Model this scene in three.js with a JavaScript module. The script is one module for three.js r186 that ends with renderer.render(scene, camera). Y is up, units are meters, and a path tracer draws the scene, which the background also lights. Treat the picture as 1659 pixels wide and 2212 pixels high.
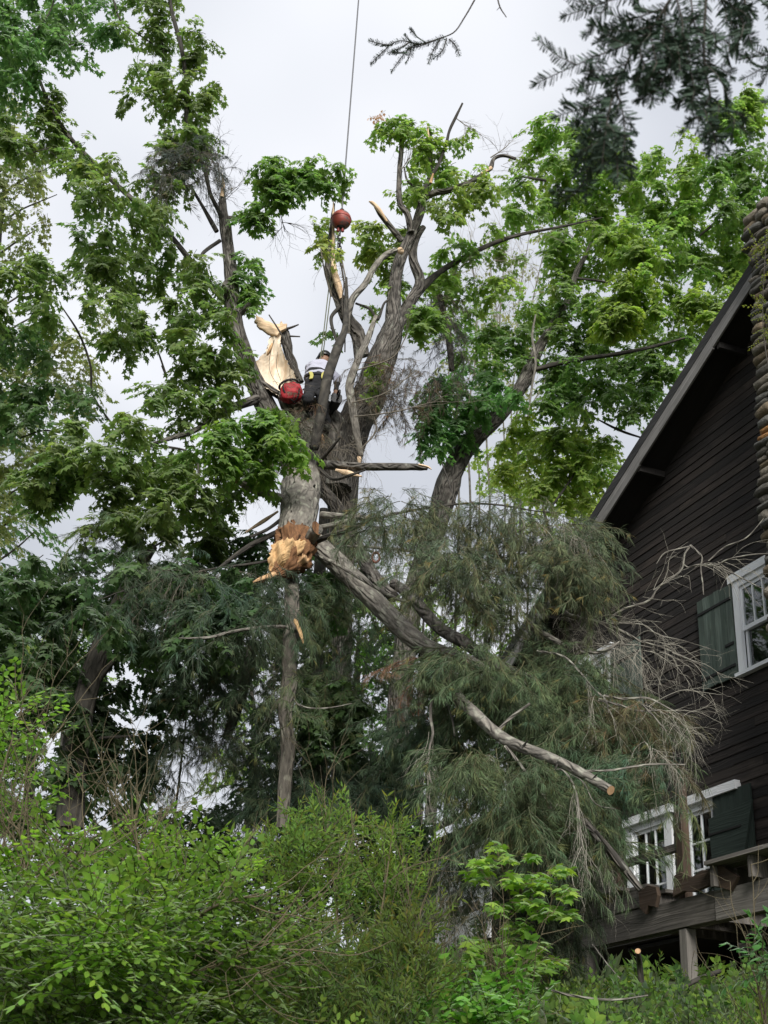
import * as THREE from 'three';
import { mergeGeometries, mergeVertices } from 'three/addons/utils/BufferGeometryUtils.js';
import { MarchingCubes } from 'three/addons/objects/MarchingCubes.js';

// ───────────────────────── camera, sky, sun, exposure
const scene = new THREE.Scene();
const EYE = 1.6;
const camera = new THREE.PerspectiveCamera(43.9, 3 / 4, 0.1, 2000);
camera.rotation.order = 'YXZ';
camera.position.set(0, EYE, 0);
camera.rotation.set(26.82 * Math.PI / 180, 0, 3.02 * Math.PI / 180);
camera.focus = 17;
camera.userData.fStop = 9;
camera.updateMatrixWorld(true);

const renderer = new THREE.WebGLRenderer({ antialias: true });
renderer.toneMapping = THREE.LinearToneMapping;
renderer.toneMappingExposure = 3.15;
renderer.shadowMap.enabled = true;

// ───────────────────────── random numbers and noise
function mulberry(a) { return () => { a |= 0; a = a + 0x6D2B79F5 | 0; let t = Math.imul(a ^ a >>> 15, 1 | a); t = t + Math.imul(t ^ t >>> 7, 61 | t) ^ t; return ((t ^ t >>> 14) >>> 0) / 4294967296; }; }
let rnd = mulberry(7);
const seed = (n) => { rnd = mulberry(n * 7919 + 13); };
const R = (a, b) => a + (b - a) * rnd();
const G = () => (rnd() + rnd() + rnd() - 1.5) * 1.15;
const pick = (a) => a[Math.floor(rnd() * a.length)];
const clamp = (x, a, b) => Math.min(b, Math.max(a, x));
const smooth = (a, b, x) => { const t = clamp((x - a) / (b - a), 0, 1); return t * t * (3 - 2 * t); };
function hash3(x, y, z) { let h = Math.imul(x, 374761393) + Math.imul(y, 668265263) + Math.imul(z, 2147483647 ^ 0x5bd1e995); h = Math.imul(h ^ h >>> 13, 1274126177); return ((h ^ h >>> 16) >>> 0) / 4294967296; }
function noise(x, y, z) {
  const X = Math.floor(x), Y = Math.floor(y), Z = Math.floor(z), f = (t) => t * t * (3 - 2 * t), u = f(x - X), v = f(y - Y), w = f(z - Z), L = (a, b, t) => a + (b - a) * t;
  const q = (i, j, k) => hash3(X + i, Y + j, Z + k);
  return L(L(L(q(0, 0, 0), q(1, 0, 0), u), L(q(0, 1, 0), q(1, 1, 0), u), v), L(L(q(0, 0, 1), q(1, 0, 1), u), L(q(0, 1, 1), q(1, 1, 1), u), v), w) * 2 - 1;
}
const fbm = (x, y, z, o = 4) => { let s = 0, a = 0.5; for (let i = 0; i < o; i++) { s += a * noise(x, y, z); x *= 2.03; y *= 2.03; z *= 2.03; a *= 0.5; } return s; };
function tile(x, y, n, s) { // periodic value noise
  const X = Math.floor(x), Y = Math.floor(y), f = (t) => t * t * (3 - 2 * t), u = f(x - X), v = f(y - Y), m = (k) => ((k % n) + n) % n, q = (i, j) => hash3(m(X + i), m(Y + j), s);
  return (q(0, 0) * (1 - u) + q(1, 0) * u) * (1 - v) + (q(0, 1) * (1 - u) + q(1, 1) * u) * v;
}

// overcast sky with soft grey cloud relief
{
  const W = 512, H = 256, d = new Float32Array(W * H * 4);
  for (let j = 0; j < H; j++) for (let i = 0; i < W; i++) {
    const up = ((j + 0.5) / H - 0.5) * Math.PI, az = ((i + 0.5) / W - 0.5) * 2 * Math.PI;
    const x = Math.cos(az) * Math.cos(up), y = Math.sin(up), z = Math.sin(az) * Math.cos(up), k = 1 / (0.35 + Math.max(0, y));
    const c = fbm(x * k * 2.6 + 3.4, z * k * 2.6 + 7.3, 2.5, 4), c2 = fbm(x * k * 4 + 13, z * k * 4 - 7, 5.5, 4);
    let b = 0.258 + 0.19 * c + 0.03 * c2 + 0.025 * (1 - smooth(0, 0.5, y));
    if (y < 0) b *= 0.45 + 0.55 * smooth(-0.15, 0, y);
    const o = (j * W + i) * 4; const w = smooth(0.2, 0.34, b); d[o] = b * (0.925 + 0.045 * w); d[o + 1] = b * (0.975 + 0.015 * w); d[o + 2] = b * (1.08 - 0.035 * w); d[o + 3] = 1;
  }
  const t = new THREE.DataTexture(d, W, H, THREE.RGBAFormat, THREE.FloatType);
  t.mapping = THREE.EquirectangularReflectionMapping; t.magFilter = THREE.LinearFilter; t.minFilter = THREE.LinearFilter; t.needsUpdate = true;
  scene.background = t; scene.environment = t;
}
const sun = new THREE.DirectionalLight(new THREE.Color(1, 0.97, 0.92), 1.5);
sun.position.set(3, 24, 16); sun.target.position.set(0, 6, -14);
sun.castShadow = true; sun.shadow.radius = 45;
Object.assign(sun.shadow.camera, { left: -30, right: 30, top: 30, bottom: -30, near: 1, far: 90 });
sun.shadow.mapSize.set(2048, 2048);
scene.add(sun, sun.target);

// ───────────────────────── helpers
const V = (x, y, z) => new THREE.Vector3(x, y, z);
const F = 2745, CX = 829.5, CY = 1106;
// a point seen at picture coordinates (x, y), at a horizontal distance hd from the eye
function at(x, y, hd) { const v = V((x - CX) / F, -(y - CY) / F, -1).applyEuler(camera.rotation); return v.multiplyScalar(hd / Math.hypot(v.x, v.z)).add(camera.position); }
const fwd = V(0, 0, -1).applyEuler(camera.rotation);
const mpp = (p) => p.clone().sub(camera.position).dot(fwd) / F;   // metres per picture unit at a point
const ground = (x, z) => { const r = Math.hypot(x, Math.min(0, z)); return (r < 13 ? 0.25 * r : 3.25 + 0.06 * (r - 13)) * (z > 0 ? 0.3 : 1) + 0.12 * fbm(x * 0.4, z * 0.4, 1, 3); };

const names = new Map();
function numbered(n) { const k = names.get(n) ?? 0; names.set(n, k + 1); return k ? n + '_' + String(k).padStart(3, '0') : n; }
function tag(o, label, category, group) { o.userData.label = label; o.userData.category = category; if (group) o.userData.group = group; return o; }
function thing(name, label, category, pos = V(0, 0, 0), group) { const o = new THREE.Group(); o.name = numbered(name); o.position.copy(pos); scene.add(o); o.updateMatrixWorld(true); return tag(o, label, category, group); }
function shadows(o) { o.castShadow = o.receiveShadow = true; return o; }
// geometry in world coordinates becomes a mesh under parent
function part(name, g, m, parent) {
  if (Array.isArray(g)) { if (!g.length) return null; g = merge(g); }
  const o = shadows(new THREE.Mesh(g, m)); o.name = numbered(name);
  if (parent && parent !== scene) { parent.updateWorldMatrix(true, false); g.applyMatrix4(parent.matrixWorld.clone().invert()); parent.add(o); } else scene.add(o);
  return o;
}
function merge(list) { const idx = list.some((g) => !g.index); const keys = list.every((g) => g.attributes.uv), cols = list.every((g) => g.attributes.color);
  return mergeGeometries(list.map((g) => { const h = idx && g.index ? g.toNonIndexed() : g; for (const k of Object.keys(h.attributes)) if (!(k === 'position' || k === 'normal' || (k === 'uv' && keys) || (k === 'color' && cols))) h.deleteAttribute(k); return h; })); }
const lin = (r, g, b) => new THREE.Color().setRGB(r, g, b);

// textures
function tex(w, h, fn, color = true) {
  const d = new Uint8Array(w * h * 4);
  for (let y = 0; y < h; y++) for (let x = 0; x < w; x++) { const c = fn(x / w, y / h), o = (y * w + x) * 4; for (let k = 0; k < 3; k++) d[o + k] = clamp((Array.isArray(c) ? c[k] : c) * 255, 0, 255); d[o + 3] = 255; }
  const t = new THREE.DataTexture(d, w, h); t.wrapS = t.wrapT = THREE.RepeatWrapping; t.magFilter = THREE.LinearFilter; t.minFilter = THREE.LinearMipmapLinearFilter; t.generateMipmaps = true;
  if (color) t.colorSpace = THREE.SRGBColorSpace; t.needsUpdate = true; return t;
}
const srgb = (x) => x <= 0.0031308 ? 12.92 * x : 1.055 * x ** (1 / 2.4) - 0.055;
const tn = (u, v, n, s, o = 4, sy = 1) => { let a = 0.5, t = 0, m = 1; for (let i = 0; i < o; i++) { t += a * tile(u * n * m, v * n * sy * m, n * m * Math.max(1, sy), s + i); a *= 0.5; m *= 2; } return t; };
function barkTex(a, b, c, plate, lichen, s) { // a dark, b light, c lichen (linear); one repeat = 0.6 m around, 1.2 m along
  const hgt = (u, v) => { const wv = tn(u, v, 4, s + 40, 3) * 0.25, r = Math.abs(tile((u + wv) * plate, v * plate * 0.6 + tile(u * plate, v * 8, plate, s) * 0.8, plate, s + 9) - 0.5) * 2; return clamp(r * 0.75 + tn(u, v, 16, s + 3, 3) * 0.5 - 0.1, 0, 1); };
  const map = tex(256, 512, (u, v) => { const h = hgt(u, v), l = smooth(1 - lichen, 1.2 - lichen, tn(u, v, 12, s + 20, 4) * 1.05) * 0.6, n = 0.75 + 0.5 * tn(u, v, 32, s + 31, 2); return [0, 1, 2].map((k) => srgb(((a[k] + (b[k] - a[k]) * h) * (1 - l) + c[k] * l) * n)); });
  const bump = tex(256, 512, (u, v) => hgt(u, v), false);
  for (const t of [map, bump]) t.repeat.set(1 / 0.6, 1 / 1.2);
  return { map, bump };
}
const S = (o) => new THREE.MeshStandardMaterial({ roughness: 0.9, side: THREE.DoubleSide, ...o });
const bk1 = barkTex([0.028, 0.024, 0.02], [0.21, 0.19, 0.165], [0.3, 0.31, 0.26], 14, 0.36, 1);
const bk2 = barkTex([0.11, 0.1, 0.085], [0.29, 0.265, 0.225], [0.36, 0.36, 0.29], 12, 0.45, 2);
const bk3 = barkTex([0.02, 0.018, 0.015], [0.085, 0.075, 0.06], [0.14, 0.15, 0.1], 9, 0.3, 3);
const M = {
  maple: S({ map: bk1.map, bumpMap: bk1.bump, bumpScale: 0.05 }),
  pine: S({ map: bk2.map, bumpMap: bk2.bump, bumpScale: 0.03 }),
  dark: S({ map: bk3.map, bumpMap: bk3.bump, bumpScale: 0.02 }),
  twig: S({ color: lin(0.15, 0.13, 0.1) }), twigPale: S({ color: lin(0.3, 0.28, 0.23) }), twigDark: S({ color: lin(0.05, 0.043, 0.035) }), stem: S({ color: lin(0.11, 0.09, 0.05) }),
};
const woodGrain = (a, b, s, n = 3) => { const t = tex(256, 256, (u, v) => { const g = tile(u * 40 + tile(u * 6, v * 3, 6, s) * 3, v * 2, 40, s + 1) * 0.6 + tn(u, v, 8, s + 2, 4, 1) * 0.5; return [0, 1, 2].map((k) => srgb(a[k] + (b[k] - a[k]) * g)); }); t.repeat.set(n, n); return t; };
M.freshPale = S({ map: woodGrain([0.42, 0.27, 0.15], [0.85, 0.66, 0.45], 50, 3), bumpMap: tex(128, 128, (u, v) => tile(u * 30, v * 3, 30, 5), false), bumpScale: 0.015 });
M.freshOrange = S({ map: woodGrain([0.2, 0.095, 0.04], [0.72, 0.47, 0.25], 60, 6), bumpMap: tex(128, 128, (u, v) => tile(u * 30, v * 5, 30, 6), false), bumpScale: 0.02 });
M.pineDark = M.pine.clone(); M.pineDark.color.setRGB(0.55, 0.53, 0.5);
M.rot = S({ map: woodGrain([0.03, 0.013, 0.007], [0.26, 0.125, 0.05], 62, 9), bumpMap: tex(128, 128, (u, v) => tile(u * 30, v * 5, 30, 6), false), bumpScale: 0.03 });
M.yellowWood = S({ map: woodGrain([0.34, 0.2, 0.09], [0.68, 0.46, 0.23], 63, 7), bumpMap: tex(128, 128, (u, v) => tn(u, v, 12, 66, 4), false), bumpScale: 0.02 });
M.cut = S({ map: woodGrain([0.28, 0.15, 0.07], [0.5, 0.33, 0.19], 61, 8) });

// tapered limb through points [x, y, hd, width] in picture coordinates
function pts(spec) { return spec.map(([x, y, hd, w]) => { const p = at(x, y, hd); return { p, r: w / 2 * mpp(p) }; }); }
function limbGeo(list, { rough = 0.08, sides, step, cap = true } = {}) {
  const curve = new THREE.CatmullRomCurve3(list.map((q) => q.p), false, 'centripetal'), len = curve.getLength(), rmax = Math.max(...list.map((q) => q.r));
  const n = Math.max(list.length * 2, Math.ceil(len / (step ?? Math.max(0.04, rmax * 0.7)))), m = sides ?? clamp(Math.round(6 + rmax * 90), 5, 28);
  const N = list.length - 1, pos = [], uv = [], idx = []; let t0 = null, nrm = null, along = 0, prev = null;
  for (let i = 0; i <= n; i++) {
    const t = i / n, p = curve.getPoint(t), tan = curve.getTangent(t).normalize();
    if (!nrm) { nrm = (Math.abs(tan.y) < 0.9 ? V(0, 1, 0) : V(1, 0, 0)).cross(tan).normalize(); } else { nrm.applyQuaternion(new THREE.Quaternion().setFromUnitVectors(t0, tan)); nrm.addScaledVector(tan, -nrm.dot(tan)).normalize(); }
    t0 = tan; const bin = tan.clone().cross(nrm), k = Math.min(N - 1, Math.floor(t * N)), f = t * N - k, r0 = list[k].r + (list[k + 1].r - list[k].r) * (f * f * (3 - 2 * f));
    if (prev) along += p.distanceTo(prev); prev = p;
    for (let j = 0; j <= m; j++) {
      const a = j / m * Math.PI * 2, d = nrm.clone().multiplyScalar(Math.cos(a)).addScaledVector(bin, Math.sin(a));
      let r = r0; if (rmax > 0.02) { const q = p.clone().addScaledVector(d, r0); r *= 1 + rough * 1.6 * fbm(q.x * 4, q.y * 2.2, q.z * 4, 3) + (rmax > 0.08 ? rough * (rough > 0.3 ? 2 : 0.8) * fbm(q.x * 22, q.y * 9, q.z * 22, 2) : 0); }
      pos.push(p.x + d.x * r, p.y + d.y * r, p.z + d.z * r); uv.push(j / m * Math.max(0.15, Math.round(2 * Math.PI * rmax / 0.3) * 0.3), along);
    }
  }
  for (let i = 0; i < n; i++) for (let j = 0; j < m; j++) { const a = i * (m + 1) + j, b = a + m + 1; idx.push(a, a + 1, b, a + 1, b + 1, b); }
  if (cap) for (const [row, e] of [[0, list[0]], [n, list[N]]]) { const c = pos.length / 3; pos.push(e.p.x, e.p.y, e.p.z); uv.push(0, 0); for (let j = 0; j < m; j++) idx.push(c, row * (m + 1) + j, row * (m + 1) + j + 1); }
  const g = new THREE.BufferGeometry(); g.setAttribute('position', new THREE.Float32BufferAttribute(pos, 3)); g.setAttribute('uv', new THREE.Float32BufferAttribute(uv, 2)); g.setIndex(idx); g.computeVertexNormals();
  // weld the seam normals
  const nn = g.attributes.normal; for (let i = 0; i <= n; i++) { const a = i * (m + 1), b = a + m, s = V(nn.getX(a) + nn.getX(b), nn.getY(a) + nn.getY(b), nn.getZ(a) + nn.getZ(b)).normalize(); nn.setXYZ(a, s.x, s.y, s.z); nn.setXYZ(b, s.x, s.y, s.z); }
  return g;
}
const limb = (spec, o) => limbGeo(pts(spec), o);
const thin = (a, r0, r1, sides = 4) => limbGeo(a.map((p, i) => ({ p, r: r0 + (r1 - r0) * i / (a.length - 1) })), { sides, step: 1e9, rough: 0, cap: false });
// bare branching twigs from a point
function twigs(out, p, dir, len, r, depth, { droop = 0.15, wig = 0.25, spread = 0.7, kids = 4 } = {}) {
  const a = [p.clone()], d = dir.clone().normalize(), n = depth > 1 ? 6 : 4;
  for (let i = 0; i < n; i++) { d.add(V(G() * wig, G() * wig - droop * 0.4, G() * wig)).normalize(); a.push(a[i].clone().addScaledVector(d, len / n)); }
  out.push(thin(a, r, r * 0.45, r > 0.008 ? 5 : 3));
  if (depth > 1) for (let k = 0; k < kids; k++) { const i = 1 + Math.floor(rnd() * n), q = a[i], e = a[i].clone().sub(a[i - 1]).normalize().add(V(G(), G(), G()).multiplyScalar(spread * 1.4)).normalize(); twigs(out, q, e, len * R(0.35, 0.65), r * 0.5, depth - 1, { droop, wig, spread, kids }); }
}
function twigsAlong(out, spec, n, len, r, depth, o = {}) { const q = pts(spec), c = new THREE.CatmullRomCurve3(q.map((x) => x.p)); for (let i = 0; i < n; i++) { const t = R(o.from ?? 0.15, 1), d = c.getTangent(t).add(V(G(), G() + (o.up ?? 0), G()).multiplyScalar(0.9)); twigs(out, c.getPoint(t), d, len * R(0.6, 1.3), r * R(0.7, 1.2), depth, o); } }

// ───────────────────────── leaves
const Y = V(0, 1, 0);
function leafMat(name) { const m = new THREE.MeshPhysicalMaterial({ color: 0xffffff, vertexColors: true, roughness: 1, transmission: 0.7, thickness: 0, side: THREE.DoubleSide, specularIntensity: 0.35 }); m.name = name; return m; }
M.leaf = leafMat('leaf'); M.needle = S({ color: 0xffffff, vertexColors: true, roughness: 0.75 });
const MAPLE = [[0, 0], [0.16, -0.1], [0.44, -0.02], [0.3, 0.2], [0.4, 0.24], [0.62, 0.5], [0.42, 0.5], [0.24, 0.45], [0.2, 0.68], [0.12, 0.74], [0, 1.02]];
const OVAL = [[0, 0], [0.2, 0.2], [0.3, 0.48], [0.2, 0.78], [0, 1.05]];
const LANCE = [[0, 0], [0.1, 0.25], [0.13, 0.5], [0.08, 0.8], [0, 1.1]];
function leafShape(half, { fold = 0.22, curl = 0.25, jag = 0 } = {}) { // tip along +z, upper side +y
  const o = [...half, ...half.slice(1, -1).reverse().map(([x, y]) => [-x, y])], pos = [0, 0, 0.32], idx = [], z = (x, y) => -fold * Math.abs(x) - curl * y * y + 0.04;
  pos[1] = z(0, 0.32); for (const [x, y] of o) { const j = 1 + jag * G(); pos.push(x * j, z(x, y), y * j); }
  for (let i = 0; i < o.length; i++) idx.push(0, 1 + i, 1 + (i + 1) % o.length);
  const g = new THREE.BufferGeometry(); g.setAttribute('position', new THREE.Float32BufferAttribute(pos, 3)); g.setIndex(idx); return g;
}
function tint(g, c) { const n = g.attributes.position.count, a = new Float32Array(n * 3); for (let i = 0; i < n; i++) a.set(c, i * 3); g.setAttribute('color', new THREE.BufferAttribute(a, 3)); return g; }
function place(g, p, dir, up, s) { const z = dir.clone().normalize(), x = up.clone().cross(z).normalize(), y = z.clone().cross(x); return g.clone().applyMatrix4(new THREE.Matrix4().makeBasis(x.multiplyScalar(s), y.multiplyScalar(s), z.multiplyScalar(s)).setPosition(p)); }
const done = (list) => { const g = mergeGeometries(list.map((q) => { const h = q.index ? q : q; for (const k of Object.keys(h.attributes)) if (k !== 'position' && k !== 'color') h.deleteAttribute(k); return h; })); g.computeVertexNormals(); return g; };
const rod = (a, r, c) => tint(thin(a, r, r * 0.6, 3), c);
const jit = (b, v = 0.22) => { const k = 1 + G() * v; return [b[0] * k * (1 + G() * 0.12), b[1] * k, b[2] * k]; };
// a maple twig: opposite pairs of drooping leaves; outward = +z, up = +y
function mapleSprig(n, L, size, droop) {
  const out = [], a = []; for (let i = 0; i <= n; i++) { const t = i / n; a.push(V(G() * 0.01, -droop * L * t * t, L * t)); }
  out.push(rod(a, 0.004, [0.5, 0.45, 0.35]));
  for (let i = 1; i <= n; i++) for (const s of i === n ? [0, 1, -1] : [1, -1]) {
    if (rnd() < 0.1) continue;
    const az = s * R(0.5, 1.3) + G() * 0.2, pet = R(0.02, 0.055), dp = R(0.1, 0.9), d = V(Math.sin(az), -0.3 * dp, Math.cos(az)), b = a[i].clone().addScaledVector(d, pet);
    const dir = V(Math.sin(az), -dp, Math.cos(az)), up = V(G() * 0.35, 1, 0.35 + G() * 0.3);
    out.push(tint(place(leafShape(MAPLE, { fold: R(0.05, 0.35), curl: R(0.1, 0.45), jag: 0.05 }), b, dir, up, size * R(0.75, 1.2)), jit([1, 1, 1])));
  }
  return done(out);
}
function ovalSpray(n, L, size, shape, alt, droop = 0.2, upt = 0.15) {
  const out = [], a = []; for (let i = 0; i <= n; i++) { const t = i / n; a.push(V(G() * 0.006, (upt - droop * t) * L * t, L * t)); }
  out.push(rod(a, 0.003, [0.5, 0.4, 0.25]));
  for (let i = 1; i <= n; i++) for (const s of alt ? [i % 2 ? 1 : -1] : [1, -1]) { const az = s * R(0.6, 1.1), d = V(Math.sin(az), R(-0.35, 0.25), Math.cos(az)); out.push(tint(place(leafShape(shape, { fold: R(0.1, 0.5), curl: R(0, 0.3) }), a[i], d, V(G() * 0.3, 1, G() * 0.3), size * R(0.7, 1.2)), jit([1, 1, 1]))); }
  out.push(tint(place(leafShape(shape, {}), a[n], V(0, -0.1, 1), Y, size), jit([1, 1, 1])));
  return done(out);
}
function shoot(n, L, size) { // narrow leaves spiralling up a shoot along +z
  const out = [], a = []; for (let i = 0; i <= n; i++) a.push(V(G() * 0.008, G() * 0.008, L * i / n)); out.push(rod(a, 0.003, [0.5, 0.35, 0.22]));
  for (let i = 1; i <= n; i++) for (let q = 0; q < 2; q++) { const az = (i * 2 + q) * 2.4, t = i / n, d = V(Math.cos(az), Math.sin(az), R(0.5, 1.4)), c = t > 0.8 && rnd() < 0.35 ? [1.3, 0.9, 0.7] : jit([1, 1, 1]); out.push(tint(place(leafShape(LANCE, { fold: 0.4, curl: R(-0.1, 0.4) }), a[i], d, V(G(), G(), G()).add(V(0, 0, -1)), size * R(0.7, 1.2)), c)); }
  return done(out);
}
// a pine branchlet hung with long needle tufts
function pineSpray(k, L, nl, per, w) {
  const out = [], a = []; for (let i = 0; i <= k; i++) { const t = i / k; a.push(V(G() * 0.02, -0.25 * L * t * t + G() * 0.01, L * t)); }
  out.push(rod(a, 0.004, [1.1, 0.75, 0.9]));
  const tuft = (p, ax) => { const pos = [], col = []; const c = jit([1, 1, 1], 0.3), e = rnd() < 0.05 ? [1.6, 1.05, 0.7] : [1, 1, 1]; for (let i = 0; i < per; i++) { const d = ax.clone().multiplyScalar(0.9).add(V(G(), G() - 0.5, G()).multiplyScalar(0.62)).normalize(), s = d.clone().cross(V(G(), G(), G())).normalize().multiplyScalar(w), b = p.clone().addScaledVector(ax, R(-0.03, 0.01)), tip = b.clone().addScaledVector(d, nl * R(0.7, 1.15)); tip.y -= 0.012; const mid = b.clone().lerp(tip, 0.5); mid.y += 0.008; const m2 = mid.clone().sub(s); mid.add(s); pos.push(b.x, b.y, b.z, mid.x, mid.y, mid.z, m2.x, m2.y, m2.z, mid.x, mid.y, mid.z, tip.x, tip.y, tip.z, m2.x, m2.y, m2.z); for (let q = 0; q < 6; q++) col.push(c[0] * e[0], c[1] * e[1], c[2] * e[2]); }
    const g = new THREE.BufferGeometry(); g.setAttribute('position', new THREE.Float32BufferAttribute(pos, 3)); g.setAttribute('color', new THREE.Float32BufferAttribute(col, 3)); g.setIndex([...Array(pos.length / 3).keys()]); out.push(g); };
  for (let i = 1; i <= k; i++) { const tan = a[i].clone().sub(a[i - 1]).normalize(); tuft(a[i], tan); if (rnd() < 0.75) { const e = tan.clone().add(V(G() * 1.2, -0.25 + G() * 0.4, 0)).normalize(), q = a[i].clone().addScaledVector(e, R(0.05, 0.14)); out.push(rod([a[i], q], 0.003, [1.1, 0.75, 0.9])); tuft(q, e); } }
  return done(out);
}
seed(1);
const SPR = {
  maple: [0, 1, 2, 3, 4].map(() => mapleSprig(6, 0.27, 0.076, R(0.2, 0.6))),
  mapleFar: [0, 1, 2].map(() => mapleSprig(6, 0.34, 0.085, 0.3)),
  thinMaple: [0, 1, 2].map(() => mapleSprig(5, 0.34, 0.07, 0.5)),
  elm: [0, 1, 2, 3].map(() => ovalSpray(10, 0.26, 0.039, OVAL, true, 0.25, 0.1)),
  fleshy: [0, 1, 2].map(() => ovalSpray(6, 0.24, 0.055, OVAL, false, 0.1, 0.5)),
  willow: [0, 1, 2].map(() => shoot(10, 0.22, 0.043)),
  pine: [0, 1, 2, 3].map(() => pineSpray(6, 0.42, 0.11, 10, 0.0021)),
  grass: [0, 1].map(() => { const out = []; for (let i = 0; i < 14; i++) out.push(tint(place(leafShape(LANCE, { fold: 0.4, curl: 0.5 }), V(G() * 0.05, 0, G() * 0.05), V(G() * 0.6, 1, G() * 0.6), V(G(), 0.1, G()), R(0.1, 0.22)), jit([1, 1, 1]))); return done(out); }),
};
class Foliage {
  constructor(set, mat) { this.set = set; this.mat = mat; this.m = set.map(() => []); this.c = set.map(() => []); }
  add(p, out, up, s, col) { const k = Math.floor(rnd() * this.set.length), z = out.clone().normalize(), x = up.clone().cross(z); if (x.lengthSq() < 1e-4) x.set(1, 0, 0).cross(z); x.normalize(); const y = z.clone().cross(x); this.m[k].push(new THREE.Matrix4().makeBasis(x.multiplyScalar(s * (rnd() < 0.5 ? 1 : 1)), y.multiplyScalar(s), z.multiplyScalar(s)).setPosition(p)); this.c[k].push(col); }
  build(name, parent) {
    parent.updateWorldMatrix(true, false); const inv = parent.matrixWorld.clone().invert();
    this.set.forEach((g, k) => { const n = this.m[k].length; if (!n) return; const o = shadows(new THREE.InstancedMesh(g, this.mat, n)); for (let i = 0; i < n; i++) { o.setMatrixAt(i, inv.clone().multiply(this.m[k][i])); o.setColorAt(i, this.c[k][i]); } o.name = numbered(name); o.userData.kind = 'stuff'; parent.add(o); });
  }
}
const inside = (poly, x, y) => { let c = false; for (let i = 0, j = poly.length - 1; i < poly.length; j = i++) { const [a, b] = poly[i], [d, e] = poly[j]; if ((b > y) !== (e > y) && x < (d - a) * (y - b) / (e - b) + a) c = !c; } return c; };
const colour = (b, v = 0.18, warm = 0.12) => { const k = 1 + G() * v, w = G() * warm; return lin(b[0] * k * (1 + w), b[1] * k, b[2] * k * (1 - w)); };
// leafy clumps through the space behind an outline: hd distance, dh half depth, sp clump spacing, per sprigs per clump
function fill(fo, poly, { hd, dh = 1, sp = 34, per = 12, col, size = 1, drop = 0.12, holes = [], mode = 'maple', warm = 0.07, gain = mode === 'pine' ? 1.3 : 2.3 }) {
  if (mode === 'maple') { per *= 0.62; drop += 0.08; } else if (mode === 'flat') per *= 0.75; col = col.map((x) => x * gain);
  const xs = poly.map((p) => p[0]), ys = poly.map((p) => p[1]), x0 = Math.min(...xs), x1 = Math.max(...xs), y0 = Math.min(...ys), y1 = Math.max(...ys);
  const ok = (x, y) => inside(poly, x, y) && !holes.some(([a, b, r]) => Math.hypot(x - a, y - b) < r * (0.85 + 0.3 * rnd()));
  for (let y = y0 - sp / 2; y < y1 + sp; y += sp * 0.86) for (let x = x0 - sp / 2; x < x1 + sp; x += sp) {
    const cx = x + G() * sp * 0.5, cy = y + G() * sp * 0.5; if (!ok(cx, cy) || rnd() < drop) continue;
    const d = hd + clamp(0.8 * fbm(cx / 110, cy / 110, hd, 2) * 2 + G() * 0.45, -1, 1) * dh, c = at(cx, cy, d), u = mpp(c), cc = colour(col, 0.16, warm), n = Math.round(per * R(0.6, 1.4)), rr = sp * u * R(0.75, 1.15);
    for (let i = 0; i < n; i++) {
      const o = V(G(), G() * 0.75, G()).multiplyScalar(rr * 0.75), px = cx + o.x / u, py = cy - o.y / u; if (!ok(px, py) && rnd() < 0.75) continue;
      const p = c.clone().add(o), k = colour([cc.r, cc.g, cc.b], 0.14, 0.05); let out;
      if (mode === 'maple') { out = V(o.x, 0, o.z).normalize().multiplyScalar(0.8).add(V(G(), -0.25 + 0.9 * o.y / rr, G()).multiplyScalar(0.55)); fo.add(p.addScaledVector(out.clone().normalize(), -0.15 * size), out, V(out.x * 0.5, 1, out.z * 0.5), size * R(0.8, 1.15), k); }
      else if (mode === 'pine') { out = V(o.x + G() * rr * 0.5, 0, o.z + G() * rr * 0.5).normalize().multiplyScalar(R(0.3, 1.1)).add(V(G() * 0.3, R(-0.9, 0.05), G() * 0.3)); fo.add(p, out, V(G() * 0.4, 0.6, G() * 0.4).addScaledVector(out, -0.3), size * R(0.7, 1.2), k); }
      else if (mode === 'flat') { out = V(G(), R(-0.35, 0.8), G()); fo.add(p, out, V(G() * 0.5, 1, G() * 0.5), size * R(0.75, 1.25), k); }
      else { out = V(G() * 0.9, R(0.05, 1), G() * 0.9); fo.add(p, out, V(G(), 0, G()), size * R(0.75, 1.25), k); }
    }
  }
}

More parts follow.
